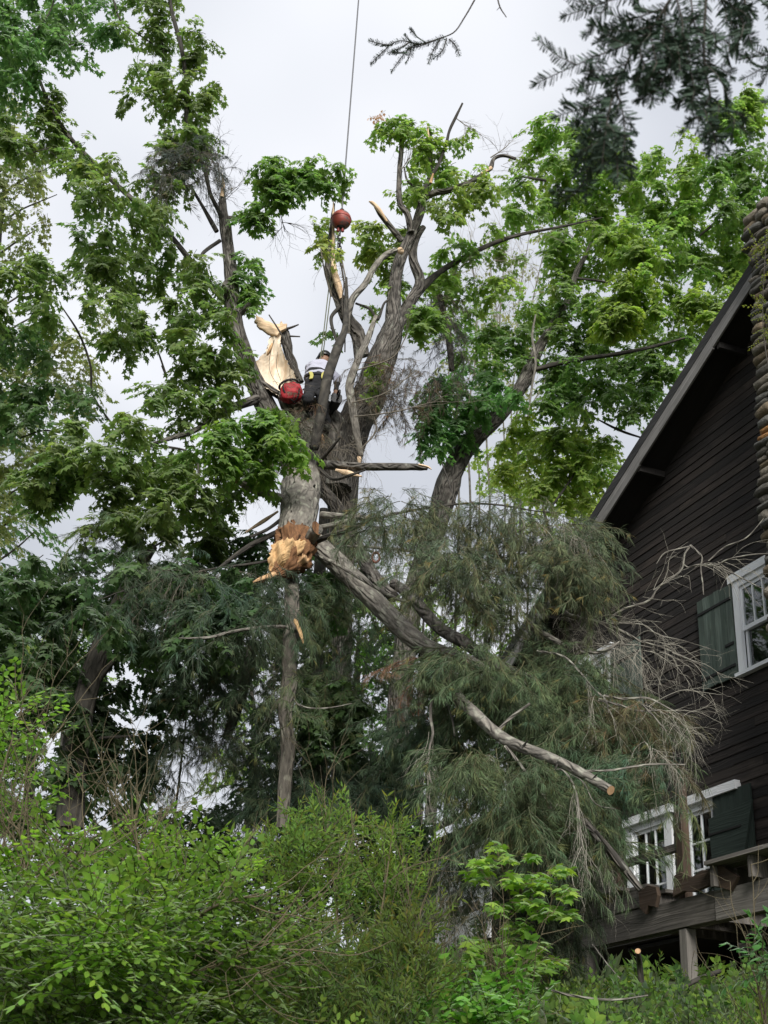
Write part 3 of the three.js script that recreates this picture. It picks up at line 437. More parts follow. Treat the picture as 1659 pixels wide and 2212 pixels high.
{ // A: maple on the left, limbs among its own leaves
  seed(11);
  const t = tree('maple_tree', 'left maple with broken top and dense dark green leaves against the sky', 'tree', foot(640, 1600, 15.4));
  const L = (n, s, m = M.maple, o) => part(n, limb(s, P1(o)), m, t);
  L('trunk', [[640, 1010, 15.6, 60], [575, 880, 15.4, 46], [540, 800, 15.2, 40], [508, 705, 15, 35], [501, 640, 15, 31], [496, 575, 15, 28], [488, 500, 15, 24], [481, 445, 15, 18], [481, 398, 15, 6]]);
  L('burl', [[494, 600, 14.95, 10], [487, 622, 14.9, 20], [494, 648, 14.95, 10]]);
  L('limb', [[502, 690, 15, 20], [478, 676, 14.8, 15], [455, 668, 14.7, 12]]); L('limb', [[512, 685, 15, 14], [528, 668, 14.9, 11], [538, 655, 14.8, 9]]);
  L('limb', [[484, 480, 15, 14], [472, 455, 14.9, 9], [455, 420, 14.8, 8], [440, 360, 14.8, 9], [416, 308, 14.7, 11], [403, 262, 14.6, 10], [405, 205, 14.6, 9], [391, 100, 14.5, 9], [371, 25, 14.5, 8], [362, -40, 14.5, 7]], M.dark);
  L('limb', [[468, 500, 15, 10], [440, 450, 15, 8], [410, 400, 15.2, 7]], M.dark); L('limb', [[475, 520, 15, 9], [440, 545, 14.9, 8], [432, 560, 14.8, 5]], M.dark);
  L('limb', [[495, 660, 15.1, 14], [440, 600, 15.4, 13], [360, 500, 15.6, 12], [285, 430, 15.6, 12], [190, 340, 15.4, 11], [150, 296, 15.3, 11], [118, 248, 15.2, 9], [90, 185, 15.2, 7], [60, 90, 15.2, 5]]);
  L('limb', [[490, 470, 15, 9], [530, 470, 14.9, 7], [580, 440, 14.8, 5], [650, 410, 14.8, 4], [720, 380, 14.8, 3]]);
  L('limb', [[560, 860, 15.3, 22], [480, 890, 15, 16], [420, 930, 14.6, 12], [330, 960, 14.3, 9], [240, 1010, 14.2, 5]]);
  L('limb', [[330, 960, 14.3, 6], [420, 985, 14, 5], [420, 1100, 13.8, 4]], M.dark); L('limb', [[350, 790, 15, 5], [360, 815, 15, 5], [340, 755, 15, 4]], M.dark);
  L('limb', [[135, 665, 15.5, 3], [170, 720, 15.5, 5], [195, 790, 15.5, 5], [200, 850, 15.5, 5], [260, 940, 15.2, 4]], M.dark); L('limb', [[45, 945, 15.4, 3], [95, 930, 15.4, 4], [130, 935, 15.3, 4]], M.dark);
  L('torn_top', [[479, 425, 14.95, 9], [482, 400, 14.9, 7], [480, 375, 14.9, 2]], M.freshPale);
  const tw = []; for (const s of [[[245, 0, 15, 4], [262, 45, 15, 4], [330, 95, 15, 3]], [[310, 0, 15, 4], [345, 70, 15, 3], [355, 130, 15, 2]], [[60, 90, 15.2, 4], [110, 20, 15.2, 3], [120, -20, 15, 3]], [[95, 100, 15.2, 3], [160, 95, 15, 2]], [[0, 328, 15, 3], [60, 330, 15, 3], [110, 318, 15, 2]], [[600, 440, 14.8, 2], [608, 470, 14.8, 2], [615, 500, 14.8, 1.5]], [[608, 480, 14.8, 1.5], [630, 482, 14.8, 1]], [[610, 490, 14.8, 1.5], [592, 510, 14.8, 1]]]) { tw.push(limb(s, { rough: 0 })); twigsAlong(tw, s, 5, 0.35, 0.004, 2); }
  twigsAlong(tw, [[484, 500, 15, 1], [478, 400, 15, 1], [450, 330, 14.9, 1]], 26, 0.5, 0.006, 3, { from: 0.2 }); part('twig', tw, M.twigDark, t).userData.kind = 'stuff';
  const f = new Foliage(SPR.maple, M.leaf), fl = (poly, o) => fill(f, poly, { hd: 15, dh: 1, col: C.maple, ...o });
  fl([[-40, -40], [240, -40], [262, 70], [250, 118], [180, 120], [165, 145], [122, 165], [98, 215], [62, 232], [10, 235], [-40, 260]], { hd: 15.2, col: [0.06, 0.12, 0.03], holes: [[155, 75, 12], [190, 110, 18], [120, 60, 8]] });
  fl([[95, 185], [128, 195], [150, 225], [148, 285], [172, 298], [160, 330], [130, 318], [85, 250]], { hd: 15.2, dh: 0.4, sp: 26 });
  fl([[240, -40], [420, -40], [430, 40], [468, 75], [466, 110], [438, 100], [452, 160], [480, 195], [482, 235], [445, 250], [430, 275], [352, 288], [345, 240], [320, 230], [310, 195], [270, 212], [262, 165], [300, 130], [288, 85], [252, 60]], { hd: 14.6, dh: 0.6, drop: 0.28, sp: 30, holes: [[300, 40, 24], [378, 150, 14], [320, 100, 20], [440, 60, 9], [420, 180, 14], [360, 60, 12]] });
  fl([[345, 285], [440, 262], [466, 298], [466, 340], [430, 350], [400, 420], [350, 425], [338, 392], [290, 405], [300, 372], [355, 330]], { hd: 14.7, dh: 0.5, sp: 28, drop: 0.2 });
  fl([[-40, 242], [60, 250], [92, 270], [128, 288], [175, 296], [178, 306], [100, 330], [-40, 335]], { hd: 15, dh: 0.5, sp: 28, drop: 0.15 });
  fl([[140, 345], [190, 318], [242, 320], [284, 385], [270, 428], [292, 420], [340, 430], [385, 442], [412, 470], [400, 492], [388, 545], [480, 550], [482, 600], [498, 690], [472, 690], [352, 720], [250, 760], [222, 732], [182, 690], [170, 640], [180, 560], [150, 530], [165, 480], [175, 440], [152, 400]], { hd: 14.7, dh: 1.1, holes: [[262, 405, 10], [350, 560, 16], [215, 620, 22], [205, 505, 12]] });
  fl([[-40, 545], [80, 535], [150, 538], [188, 600], [175, 660], [112, 690], [60, 680], [-40, 700]], { hd: 14.6, dh: 0.8 });
  fl([[-40, 690], [60, 685], [105, 715], [130, 790], [170, 820], [225, 850], [230, 890], [132, 925], [-40, 930]], { hd: 15.4, dh: 0.9, col: [0.055, 0.105, 0.03], drop: 0.22, holes: [[170, 760, 22], [60, 790, 10]] });
  fl([[222, 735], [330, 700], [400, 690], [482, 680], [530, 715], [548, 775], [545, 825], [492, 848], [420, 830], [375, 780], [270, 768], [235, 772]], { hd: 14.4, dh: 0.7 });
  fl([[512, 540], [552, 560], [566, 610], [542, 668], [520, 640], [512, 590]], { hd: 15.1, dh: 0.3, sp: 24, drop: 0.05, col: [0.075, 0.14, 0.025] });
  fl([[550, 372], [590, 330], [615, 345], [640, 362], [690, 332], [750, 350], [758, 395], [735, 408], [700, 414], [650, 415], [600, 440], [567, 432]], { hd: 14.8, dh: 0.4, sp: 24, drop: 0.1, col: [0.08, 0.145, 0.025], holes: [[655, 340, 10]] });
  fl([[490, 462], [560, 453], [570, 500], [548, 500], [520, 482]], { hd: 14.8, dh: 0.2, sp: 22, drop: 0.1, col: [0.075, 0.14, 0.025] });
  fl([[315, 870], [340, 830], [400, 810], [470, 815], [520, 840], [500, 880], [460, 900], [440, 930], [400, 960], [385, 900], [350, 905]], { hd: 14.4, dh: 0.7 });
  fl([[110, 960], [150, 900], [220, 875], [330, 905], [390, 960], [440, 940], [505, 1080], [495, 1150], [452, 1185], [420, 1192], [330, 1150], [280, 1175], [170, 1135], [205, 1060], [230, 1030], [130, 985]], { hd: 14, dh: 1.1, per: 13 });
  fl([[440, 920], [500, 900], [600, 880], [640, 920], [672, 962], [655, 1000], [610, 985], [585, 1020], [500, 1050], [470, 1010]], { hd: 13.4, dh: 0.5, sp: 28, drop: 0.03, col: [0.09, 0.16, 0.022] });
  fl([[500, 1030], [560, 1010], [590, 1040], [540, 1070], [500, 1120], [470, 1100]], { hd: 13.8, dh: 0.5, sp: 28 });
  fl([[30, 1020], [110, 975], [215, 1000], [190, 1050], [130, 1070], [105, 1090], [60, 1065]], { hd: 14.2, dh: 0.5, sp: 26, drop: 0.25 });
  fl([[-40, 1210], [110, 1190], [182, 1230], [240, 1290], [200, 1350], [170, 1400], [160, 1500], [110, 1560], [-40, 1600]], { hd: 13.5, dh: 1.2, col: [0.038, 0.072, 0.02], drop: 0.18 });
  fl([[160, 1180], [330, 1170], [440, 1200], [460, 1290], [420, 1400], [400, 1500], [320, 1560], [260, 1660], [120, 1690], [130, 1500], [190, 1360], [230, 1290]], { hd: 15, dh: 1.4, col: [0.032, 0.062, 0.018], drop: 0.2, holes: [[330, 1450, 20], [355, 1530, 22], [250, 1480, 14], [265, 1560, 16], [300, 1190, 26], [360, 1180, 20]] });
  fl([[340, 1480], [470, 1350], [560, 1390], [520, 1500], [420, 1600], [300, 1700], [250, 1690]], { hd: 16, dh: 1, col: [0.035, 0.07, 0.025], drop: 0.35, holes: [[370, 1650, 30], [420, 1690, 36]] });
  fl([[180, 1215], [300, 1185], [440, 1190], [560, 1250], [570, 1330], [480, 1400], [380, 1400], [300, 1420], [200, 1340]], { hd: 12.9, dh: 0.7, col: [0.042, 0.082, 0.024], drop: 0.3, per: 14 });
  fl([[440, 1180], [560, 1130], [600, 1200], [570, 1260], [470, 1250]], { hd: 14.6, dh: 0.5, col: [0.032, 0.062, 0.02], drop: 0.2 });
  f.build('crown', t);
}
{ // far left thin-leaved trees, pale against the sky
  seed(12);
  const t = tree('maple_tree', 'pale yellowish thin crowned maple at the far left edge', 'tree', foot(-60, 1700, 22));
  part('trunk', limb([[-60, 1750, 22, 40], [-40, 1200, 22, 30], [-20, 700, 22, 20], [10, 400, 22, 8]], P1()), M.maple, t);
  const tw = []; for (let i = 0; i < 16; i++) { const y = 330 + i * 60; tw.push(limb([[-30, y + 60, 22, 6], [40 + R(-10, 10), y + 10, 21.8, 4], [110 + R(-40, 30), y - R(10, 40), 21.6, 2]], { rough: 0 })); } part('twig', tw, M.twigDark, t).userData.kind = 'stuff';
  const f = new Foliage(SPR.thinMaple, M.leaf), fl = (poly, o) => fill(f, poly, { hd: 21.5, dh: 0.9, sp: 26, per: 6, drop: 0.3, col: C.mapleYel, size: 1.25, ...o });
  fl([[-40, 330], [80, 340], [92, 400], [78, 440], [112, 490], [95, 530], [-40, 545]], {}); fl([[-40, 640], [110, 690], [180, 720], [225, 790], [230, 850], [150, 900], [60, 870], [-40, 900]], { drop: 0.15 });
  fl([[-40, 880], [90, 890], [140, 960], [60, 1010], [-40, 1060]], { drop: 0.15 }); fl([[-40, 1060], [40, 1060], [70, 1110], [45, 1160], [-40, 1180]], { drop: 0.35 }); fl([[20, 180], [60, 250], [100, 420], [40, 440], [-40, 300]], { drop: 0.4 });
  fl([[180, 600], [290, 640], [300, 700], [220, 730], [180, 680]], { drop: 0.5 });
  fl([[0, 1330], [130, 1340], [200, 1440], [130, 1520], [0, 1500]], { col: [0.16, 0.22, 0.05] });
  f.build('crown', t);
}
{ // B: central maple
  seed(13);
  const t = tree('maple_tree', 'central broken maple with forked trunk where the climber works', 'tree', foot(745, 1600, 15.8));
  const L = (n, s, m = M.maple, o) => part(n, limb(s, P1(o)), m, t);
  L('trunk', [[735, 1790, 16.4, 44], [738, 1450, 16.3, 42], [740, 1280, 16.2, 44], [738, 1120, 15.9, 62], [742, 1010, 15.7, 74], [760, 930, 15.5, 82], [790, 870, 15.4, 78], [812, 810, 15.4, 66], [838, 740, 15.4, 55], [855, 690, 15.4, 40]]);
  L('trunk_fork', [[770, 960, 15.5, 60], [705, 920, 15.4, 66], [660, 890, 15.3, 64], [632, 866, 15.25, 56], [612, 846, 15.25, 36]]);
  L('trunk_fork', [[715, 1060, 15.5, 90], [708, 990, 15.45, 112], [703, 940, 15.45, 116], [690, 895, 15.45, 84], [680, 868, 15.45, 40]], M.maple, { rough: 0.25 }); L('torn_wood', [[690, 930, 14.9, 6], [692, 945, 14.85, 14], [700, 958, 14.9, 5]], M.freshOrange, { rough: 0.4 });
  L('limb', [[850, 700, 15.4, 36], [852, 622, 15.4, 29], [864, 560, 15.4, 26], [886, 513, 15.4, 23], [905, 466, 15.4, 20], [917, 419, 15.4, 17], [930, 380, 15.4, 12], [930, 366, 15.4, 10], [929, 319, 15.4, 10], [925, 276, 15.4, 7]]);
  L('limb', [[845, 730, 15.5, 34], [878, 665, 15.6, 26], [907, 610, 15.6, 22], [892, 560, 15.5, 19], [897, 520, 15.5, 16], [915, 490, 15.5, 12]]);
  L('limb', [[880, 665, 15.6, 20], [911, 622, 15.7, 18], [958, 582, 15.9, 13], [1008, 553, 16, 12], [1067, 525, 16, 10], [1123, 507, 16, 8], [1220, 488, 16.1, 5], [1300, 470, 16.1, 3]], M.dark);
  L('limb', [[888, 500, 15.3, 16], [880, 462, 15.2, 14], [865, 441, 15.2, 13], [863, 372, 15.2, 12], [867, 325, 15.2, 11], [869, 285, 15.2, 8]]);
  L('limb', [[910, 450, 15.4, 12], [922, 398, 15.3, 9], [946, 357, 15.3, 7], [964, 310, 15.3, 7], [971, 282, 15.3, 6], [985, 252, 15.3, 6], [999, 223, 15.3, 4]], M.dark);
  L('limb', [[912, 430, 15.4, 16], [940, 416, 15.3, 14], [964, 413, 15.2, 13], [1020, 391, 15.2, 11], [1048, 372, 15.2, 9], [1060, 362, 15.2, 11], [1067, 343, 15.2, 8], [1086, 336, 15.2, 8], [1114, 343, 15.2, 7]]);
  L('broken_stub', [[905, 440, 15.3, 5], [895, 405, 15.3, 5], [880, 390, 15.3, 5], [873, 361, 15.3, 3]]); L('broken_stub', [[868, 520, 15.4, 14], [842, 488, 15.3, 13], [822, 462, 15.2, 12], [812, 447, 15.2, 9]]);
  L('torn_wood', [[836, 478, 15.15, 5], [818, 452, 15.1, 9], [804, 438, 15.1, 8], [797, 435, 15.1, 3]], M.freshPale); L('torn_wood', [[922, 330, 15.3, 4], [925, 300, 15.3, 6], [924, 270, 15.3, 2]], M.freshPale); L('torn_wood', [[930, 395, 15.25, 7], [936, 375, 15.2, 4]], M.freshOrange); L('torn_wood', [[1040, 375, 15.1, 6], [1062, 362, 15.1, 8]], M.freshPale);
  L('cut_face', [[864, 541, 15.15, 15], [866, 543, 15.1, 14]], M.freshPale);
  L('limb', [[781, 770, 15.4, 34], [772, 720, 15.3, 32], [752, 692, 15.2, 28], [738, 660, 15.2, 25], [725, 625, 15.2, 24], [711, 592, 15.2, 19], [708, 565, 15.2, 13], [712, 540, 15.2, 12], [718, 470, 15.2, 8], [722, 440, 15.2, 4]]);
  L('torn_wood', [[738, 645, 15.05, 10], [730, 615, 15.03, 16], [722, 585, 15.05, 14], [720, 540, 15.12, 8], [720, 470, 15.15, 5], [720, 435, 15.15, 2]], M.freshPale);
  L('limb', [[748, 720, 15.1, 17], [750, 690, 15, 16], [761, 647, 14.9, 15], [788, 614, 14.9, 14], [808, 578, 14.9, 13], [835, 549, 15, 12], [856, 540, 15.1, 10]], M.pine);
  L('limb', [[812, 683, 14.9, 9], [795, 730, 14.8, 14], [772, 780, 14.7, 17], [755, 835, 14.7, 17], [760, 870, 14.7, 17], [767, 917, 14.7, 17], [779, 985, 14.8, 13]], M.pine);
  L('limb', [[748, 600, 15, 5], [748, 640, 14.9, 9], [744, 714, 14.6, 15], [733, 742, 14.5, 19], [719, 780, 14.4, 21], [706, 824, 14.3, 23], [692, 902, 14.3, 23], [678, 970, 14.4, 20]], M.dark);
  L('limb', [[735, 662, 15, 10], [716, 685, 14.9, 8], [720, 715, 14.8, 7], [735, 755, 14.8, 6]], M.dark); L('limb', [[768, 655, 15, 5], [800, 668, 15, 6], [815, 690, 15, 7], [830, 655, 15, 5], [838, 648, 15, 5]], M.dark);
  L('limb', [[950, 640, 16.2, 14], [968, 720, 16.2, 15], [976, 800, 16.2, 13]], M.dark);
  const tw = []; for (const s of [[[690, 520, 15, 2], [700, 580, 15, 3], [716, 640, 15.1, 5]], [[756, 690, 15, 3], [748, 610, 15, 3], [735, 545, 15, 3]], [[1060, 340, 15.2, 3], [1090, 320, 15.2, 2], [1100, 310, 15.2, 1]], [[985, 255, 15.3, 2], [1005, 270, 15.3, 2]], [[865, 370, 15.2, 2], [885, 340, 15.2, 2]], [[770, 800, 14.5, 3], [850, 770, 14.4, 3], [880, 720, 14.3, 2]], [[760, 870, 14.5, 3], [830, 850, 14.4, 3], [900, 800, 14.4, 2]], [[765, 900, 14.5, 3], [850, 890, 14.3, 3], [930, 870, 14.3, 2]], [[780, 970, 14.5, 3], [812, 930, 14.4, 4], [808, 900, 14.3, 2]]]) { tw.push(limb(s, { rough: 0 })); twigsAlong(tw, s, 7, 0.45, 0.004, 2); }
  twigsAlong(tw, [[852, 622, 15.4, 1], [905, 466, 15.4, 1], [925, 300, 15.4, 1]], 16, 0.45, 0.005, 2); twigsAlong(tw, [[911, 622, 15.7, 1], [1220, 488, 16.1, 1]], 14, 0.6, 0.005, 3); twigsAlong(tw, [[868, 420, 15.2, 1], [867, 300, 15.2, 1]], 5, 0.3, 0.004, 2); twigsAlong(tw, [[1020, 391, 15.2, 1], [1114, 341, 15.2, 1]], 8, 0.35, 0.004, 2); twigsAlong(tw, [[838, 740, 15.4, 1], [780, 900, 15.3, 1]], 20, 0.5, 0.005, 3, { droop: 0.4 });
  part('twig', tw, M.twig, t).userData.kind = 'stuff';
  const f = new Foliage(SPR.maple, M.leaf), fl = (poly, o) => fill(f, poly, { hd: 15.3, dh: 0.4, sp: 24, per: 9, drop: 0.12, col: C.mapleBright, ...o });
  fl([[785, 305], [800, 285], [845, 250], [862, 262], [890, 232], [893, 262], [880, 290], [862, 292], [850, 312], [830, 295], [812, 292]], {});
  fl([[880, 290], [918, 265], [938, 285], [940, 370], [920, 410], [905, 430], [880, 445], [872, 405], [890, 390], [905, 350]], { drop: 0.2 }); fl([[940, 310], [965, 300], [1000, 310], [990, 350], [960, 395], [938, 395]], { drop: 0.2 }); fl([[990, 290], [1015, 275], [1030, 255], [1025, 290], [1000, 310]], { sp: 18, per: 4 });
  fl([[975, 370], [1035, 365], [1068, 375], [1058, 420], [1020, 445], [980, 470], [940, 480], [900, 460], [920, 430], [970, 425], [985, 400]], { col: [0.12, 0.17, 0.03], hd: 15 });
  fl([[668, 480], [700, 465], [712, 490], [712, 530], [764, 520], [764, 470], [800, 460], [850, 480], [890, 500], [860, 550], [840, 590], [800, 560], [770, 550], [745, 560], [725, 540], [692, 560], [690, 500]], { hd: 15.7, col: [0.14, 0.19, 0.04], drop: 0.22 });
  fl([[820, 570], [870, 560], [880, 620], [855, 650], [820, 600]], { hd: 15.8 }); fl([[752, 575], [772, 570], [770, 582], [755, 582]], { sp: 14, per: 3, drop: 0 });
  fl([[690, 700], [720, 680], [760, 730], [740, 790], [700, 770]], { hd: 15.9, drop: 0.4, col: C.maple }); fl([[788, 655], [812, 645], [815, 680], [800, 700]], { hd: 15.3, sp: 18, per: 4 }); fl([[780, 790], [810, 780], [825, 830], [790, 850]], { hd: 14.9, sp: 18, per: 5, drop: 0.3 });
  fl([[900, 560], [960, 520], [1050, 482], [1130, 492], [1130, 555], [1100, 640], [1000, 660], [930, 720], [880, 690], [905, 610]], { hd: 16.4, dh: 0.9, sp: 30, per: 11, drop: 0.2, holes: [[1055, 570, 12], [1000, 610, 8]] });
  fl([[880, 665], [925, 655], [1000, 700], [960, 720], [920, 720], [900, 735]], { hd: 15.1, sp: 24, drop: 0.02, col: [0.085, 0.145, 0.024] });
  fl([[690, 505], [712, 500], [716, 530], [712, 560], [698, 556]], { hd: 14.8, dh: 0.1, sp: 22, per: 4, col: [0.16, 0.19, 0.04] });
  fl([[640, 1440], [760, 1470], [810, 1550], [760, 1620], [660, 1640], [640, 1560]], { hd: 14.2, dh: 0.4, col: [0.045, 0.085, 0.022], sp: 28, drop: 0.1 }); fl([[655, 1240], [735, 1230], [745, 1330], [670, 1350]], { hd: 15, dh: 0.3, col: [0.05, 0.1, 0.022], drop: 0.15 }); fl([[660, 1660], [800, 1640], [900, 1600], [900, 1720], [700, 1740]], { hd: 15, dh: 0.4, col: [0.03, 0.06, 0.02], sp: 28 });
  f.build('crown', t);
  const f2 = new Foliage(SPR.thinMaple, M.leaf); fill(f2, [[787, 245], [820, 240], [845, 225], [850, 240], [830, 258], [790, 268]], { hd: 15.3, dh: 0.2, sp: 18, per: 3, drop: 0.15, col: [0.26, 0.15, 0.07], size: 0.6 }); f2.build('dead_leaves', t);
}
{ // C: right maple behind the house
  seed(14);
  const t = tree('maple_tree', 'bright green maple leaning right behind the house roof', 'tree', foot(880, 1600, 18.5));
  const L = (n, s, m = M.maple, o) => part(n, limb(s, P1(o)), m, t);
  L('trunk', [[850, 1790, 18.5, 52], [860, 1560, 18.5, 50], [885, 1330, 18.5, 48], [915, 1213, 18.5, 48], [940, 1140, 18.4, 50], [963, 1060, 18.4, 52], [985, 1000, 18.4, 46], [1012, 960, 18.4, 40], [1060, 915, 18.4, 35], [1105, 865, 18.4, 32], [1135, 820, 18.4, 29], [1158, 765, 18.4, 24], [1185, 715, 18.5, 18], [1225, 650, 18.6, 15], [1245, 590, 18.6, 12], [1275, 530, 18.7, 9], [1290, 440, 18.8, 5]]);
  L('limb', [[1150, 800, 18.3, 12], [1230, 780, 18.2, 11], [1330, 765, 18.1, 10], [1405, 750, 18, 8], [1480, 730, 18, 5]], M.dark);
  L('limb', [[1140, 900, 18, 4], [1150, 830, 18, 5], [1157, 780, 18, 6], [1150, 725, 18, 5], [1157, 680, 18, 4]], M.pine);
  L('limb', [[1195, 1090, 19, 5], [1230, 1040, 19, 5], [1280, 960, 19, 5]], M.dark); L('limb', [[1280, 900, 18.5, 3], [1340, 930, 18.5, 6], [1400, 950, 18.5, 4]], M.dark); L('limb', [[1180, 390, 18.5, 7], [1120, 380, 18.5, 4]], M.dark); L('limb', [[1360, 405, 18.6, 7], [1385, 408, 18.6, 6]], M.dark); L('limb', [[1510, 510, 18.2, 6], [1545, 480, 18.2, 6], [1560, 455, 18.2, 4]], M.dark); L('limb', [[1240, 600, 18.6, 6], [1310, 610, 18.4, 5], [1330, 620, 18.4, 4]], M.dark);
  const f = new Foliage(SPR.maple, M.leaf), fl = (poly, o) => fill(f, poly, { hd: 18.5, dh: 1.1, sp: 32, per: 20, drop: 0.05, col: C.mapleBright, ...o });
  fl([[1158, 222], [1192, 250], [1250, 252], [1292, 290], [1332, 300], [1366, 335], [1382, 380], [1350, 430], [1280, 470], [1200, 500], [1180, 450], [1140, 400], [1125, 350], [1150, 300]], { hd: 18.5, holes: [[1215, 420, 12], [1150, 320, 10]] });
  fl([[1080, 385], [1130, 360], [1180, 440], [1170, 490], [1110, 480], [1080, 440]], { hd: 18, drop: 0.3 });
  fl([[1380, 345], [1402, 320], [1440, 310], [1467, 282], [1500, 320], [1530, 332], [1525, 420], [1480, 470], [1380, 470], [1350, 430]], {});
  fl([[1530, 330], [1600, 315], [1700, 310], [1700, 460], [1620, 470], [1560, 480], [1520, 420]], { hd: 18, col: [0.075, 0.135, 0.024] }); fl([[1532, 215], [1590, 205], [1622, 178], [1650, 240], [1640, 275], [1600, 300], [1555, 300]], { hd: 17.8, dh: 0.4, sp: 26 });
  fl([[1200, 490], [1300, 460], [1400, 465], [1540, 460], [1610, 490], [1612, 600], [1590, 640], [1530, 610], [1450, 600], [1350, 560], [1300, 610], [1230, 600], [1180, 560]], { holes: [[1490, 640, 36], [1540, 660, 22], [1275, 555, 10], [1435, 640, 18]] });
  fl([[1300, 510], [1345, 470], [1400, 500], [1430, 540], [1440, 560], [1380, 570], [1300, 545]], { hd: 17, dh: 0.4, col: [0.125, 0.19, 0.025], sp: 28, drop: 0 });
  fl([[1320, 590], [1370, 565], [1420, 600], [1470, 625], [1520, 615], [1590, 660], [1600, 690], [1545, 700], [1480, 680], [1420, 680], [1340, 640]], { hd: 16.8, dh: 0.5, col: [0.125, 0.19, 0.025], sp: 28, drop: 0 });
  fl([[1290, 650], [1360, 630], [1390, 680], [1400, 720], [1340, 735], [1290, 710]], { hd: 17, dh: 0.4, col: [0.13, 0.19, 0.025], sp: 26, drop: 0 });
  fl([[1160, 600], [1230, 590], [1300, 640], [1420, 690], [1520, 700], [1520, 740], [1440, 820], [1340, 760], [1240, 770], [1160, 720], [1120, 640]], { col: [0.085, 0.145, 0.024] });
  fl([[1010, 640], [1100, 660], [1160, 720], [1200, 760], [1130, 800], [1050, 790], [960, 760], [970, 690]], { col: [0.075, 0.135, 0.024], drop: 0.25, holes: [[1060, 660, 22], [1120, 640, 18]] });
  fl([[905, 830], [960, 795], [1040, 800], [1110, 810], [1130, 850], [1100, 890], [1050, 940], [990, 960], [940, 985], [905, 950], [918, 890]], { hd: 17.6, per: 18, col: [0.06, 0.135, 0.03] });
  fl([[1180, 770], [1280, 780], [1400, 770], [1440, 820], [1410, 880], [1370, 920], [1290, 890], [1200, 900], [1150, 870]], { col: [0.075, 0.135, 0.024], drop: 0.1, holes: [[1300, 880, 14], [1400, 870, 10], [1270, 915, 14]] });
  fl([[1150, 870], [1200, 910], [1280, 960], [1340, 960], [1330, 1010], [1260, 1120], [1180, 1080], [1120, 1080], [1060, 1010], [1090, 930]], { hd: 19.5, per: 18, col: [0.16, 0.22, 0.035], drop: 0.08, holes: [[1290, 960, 16], [1190, 970, 12], [1240, 1010, 10]] });
  fl([[1140, 880], [1230, 870], [1330, 900], [1350, 960], [1290, 1040], [1200, 1010], [1130, 980]], { hd: 19, per: 14, col: [0.12, 0.19, 0.03], drop: 0.25 });
  f.build('crown', t);
}

const stuff = (o) => { if (o) o.userData.kind = 'stuff'; return o; };
function disc(p, dir, r, m, name, parent, jag = 0.04) { const g = new THREE.CircleGeometry(r, 24), q = g.attributes.position; for (let i = 1; i < q.count; i++) { const k = 1 + jag * fbm(q.getX(i) * 30, q.getY(i) * 30, r * 99, 2) * 3; q.setXY(i, q.getX(i) * k, q.getY(i) * k); } const uv = g.attributes.uv; for (let i = 0; i < uv.count; i++) uv.setXY(i, uv.getX(i) * r * 2, uv.getY(i) * r * 2); g.applyQuaternion(new THREE.Quaternion().setFromUnitVectors(V(0, 0, 1), dir.clone().normalize())).translate(p.x, p.y, p.z); return part(name, g, m, parent); }
function cutEnd(spec, m, parent, name = 'cut_face') { const q = pts(spec), a = q[q.length - 2], b = q[q.length - 1], d = b.p.clone().sub(a.p).normalize(); return disc(b.p.clone().addScaledVector(d, 0.004), d, b.r * 1.02, m, name, parent); }

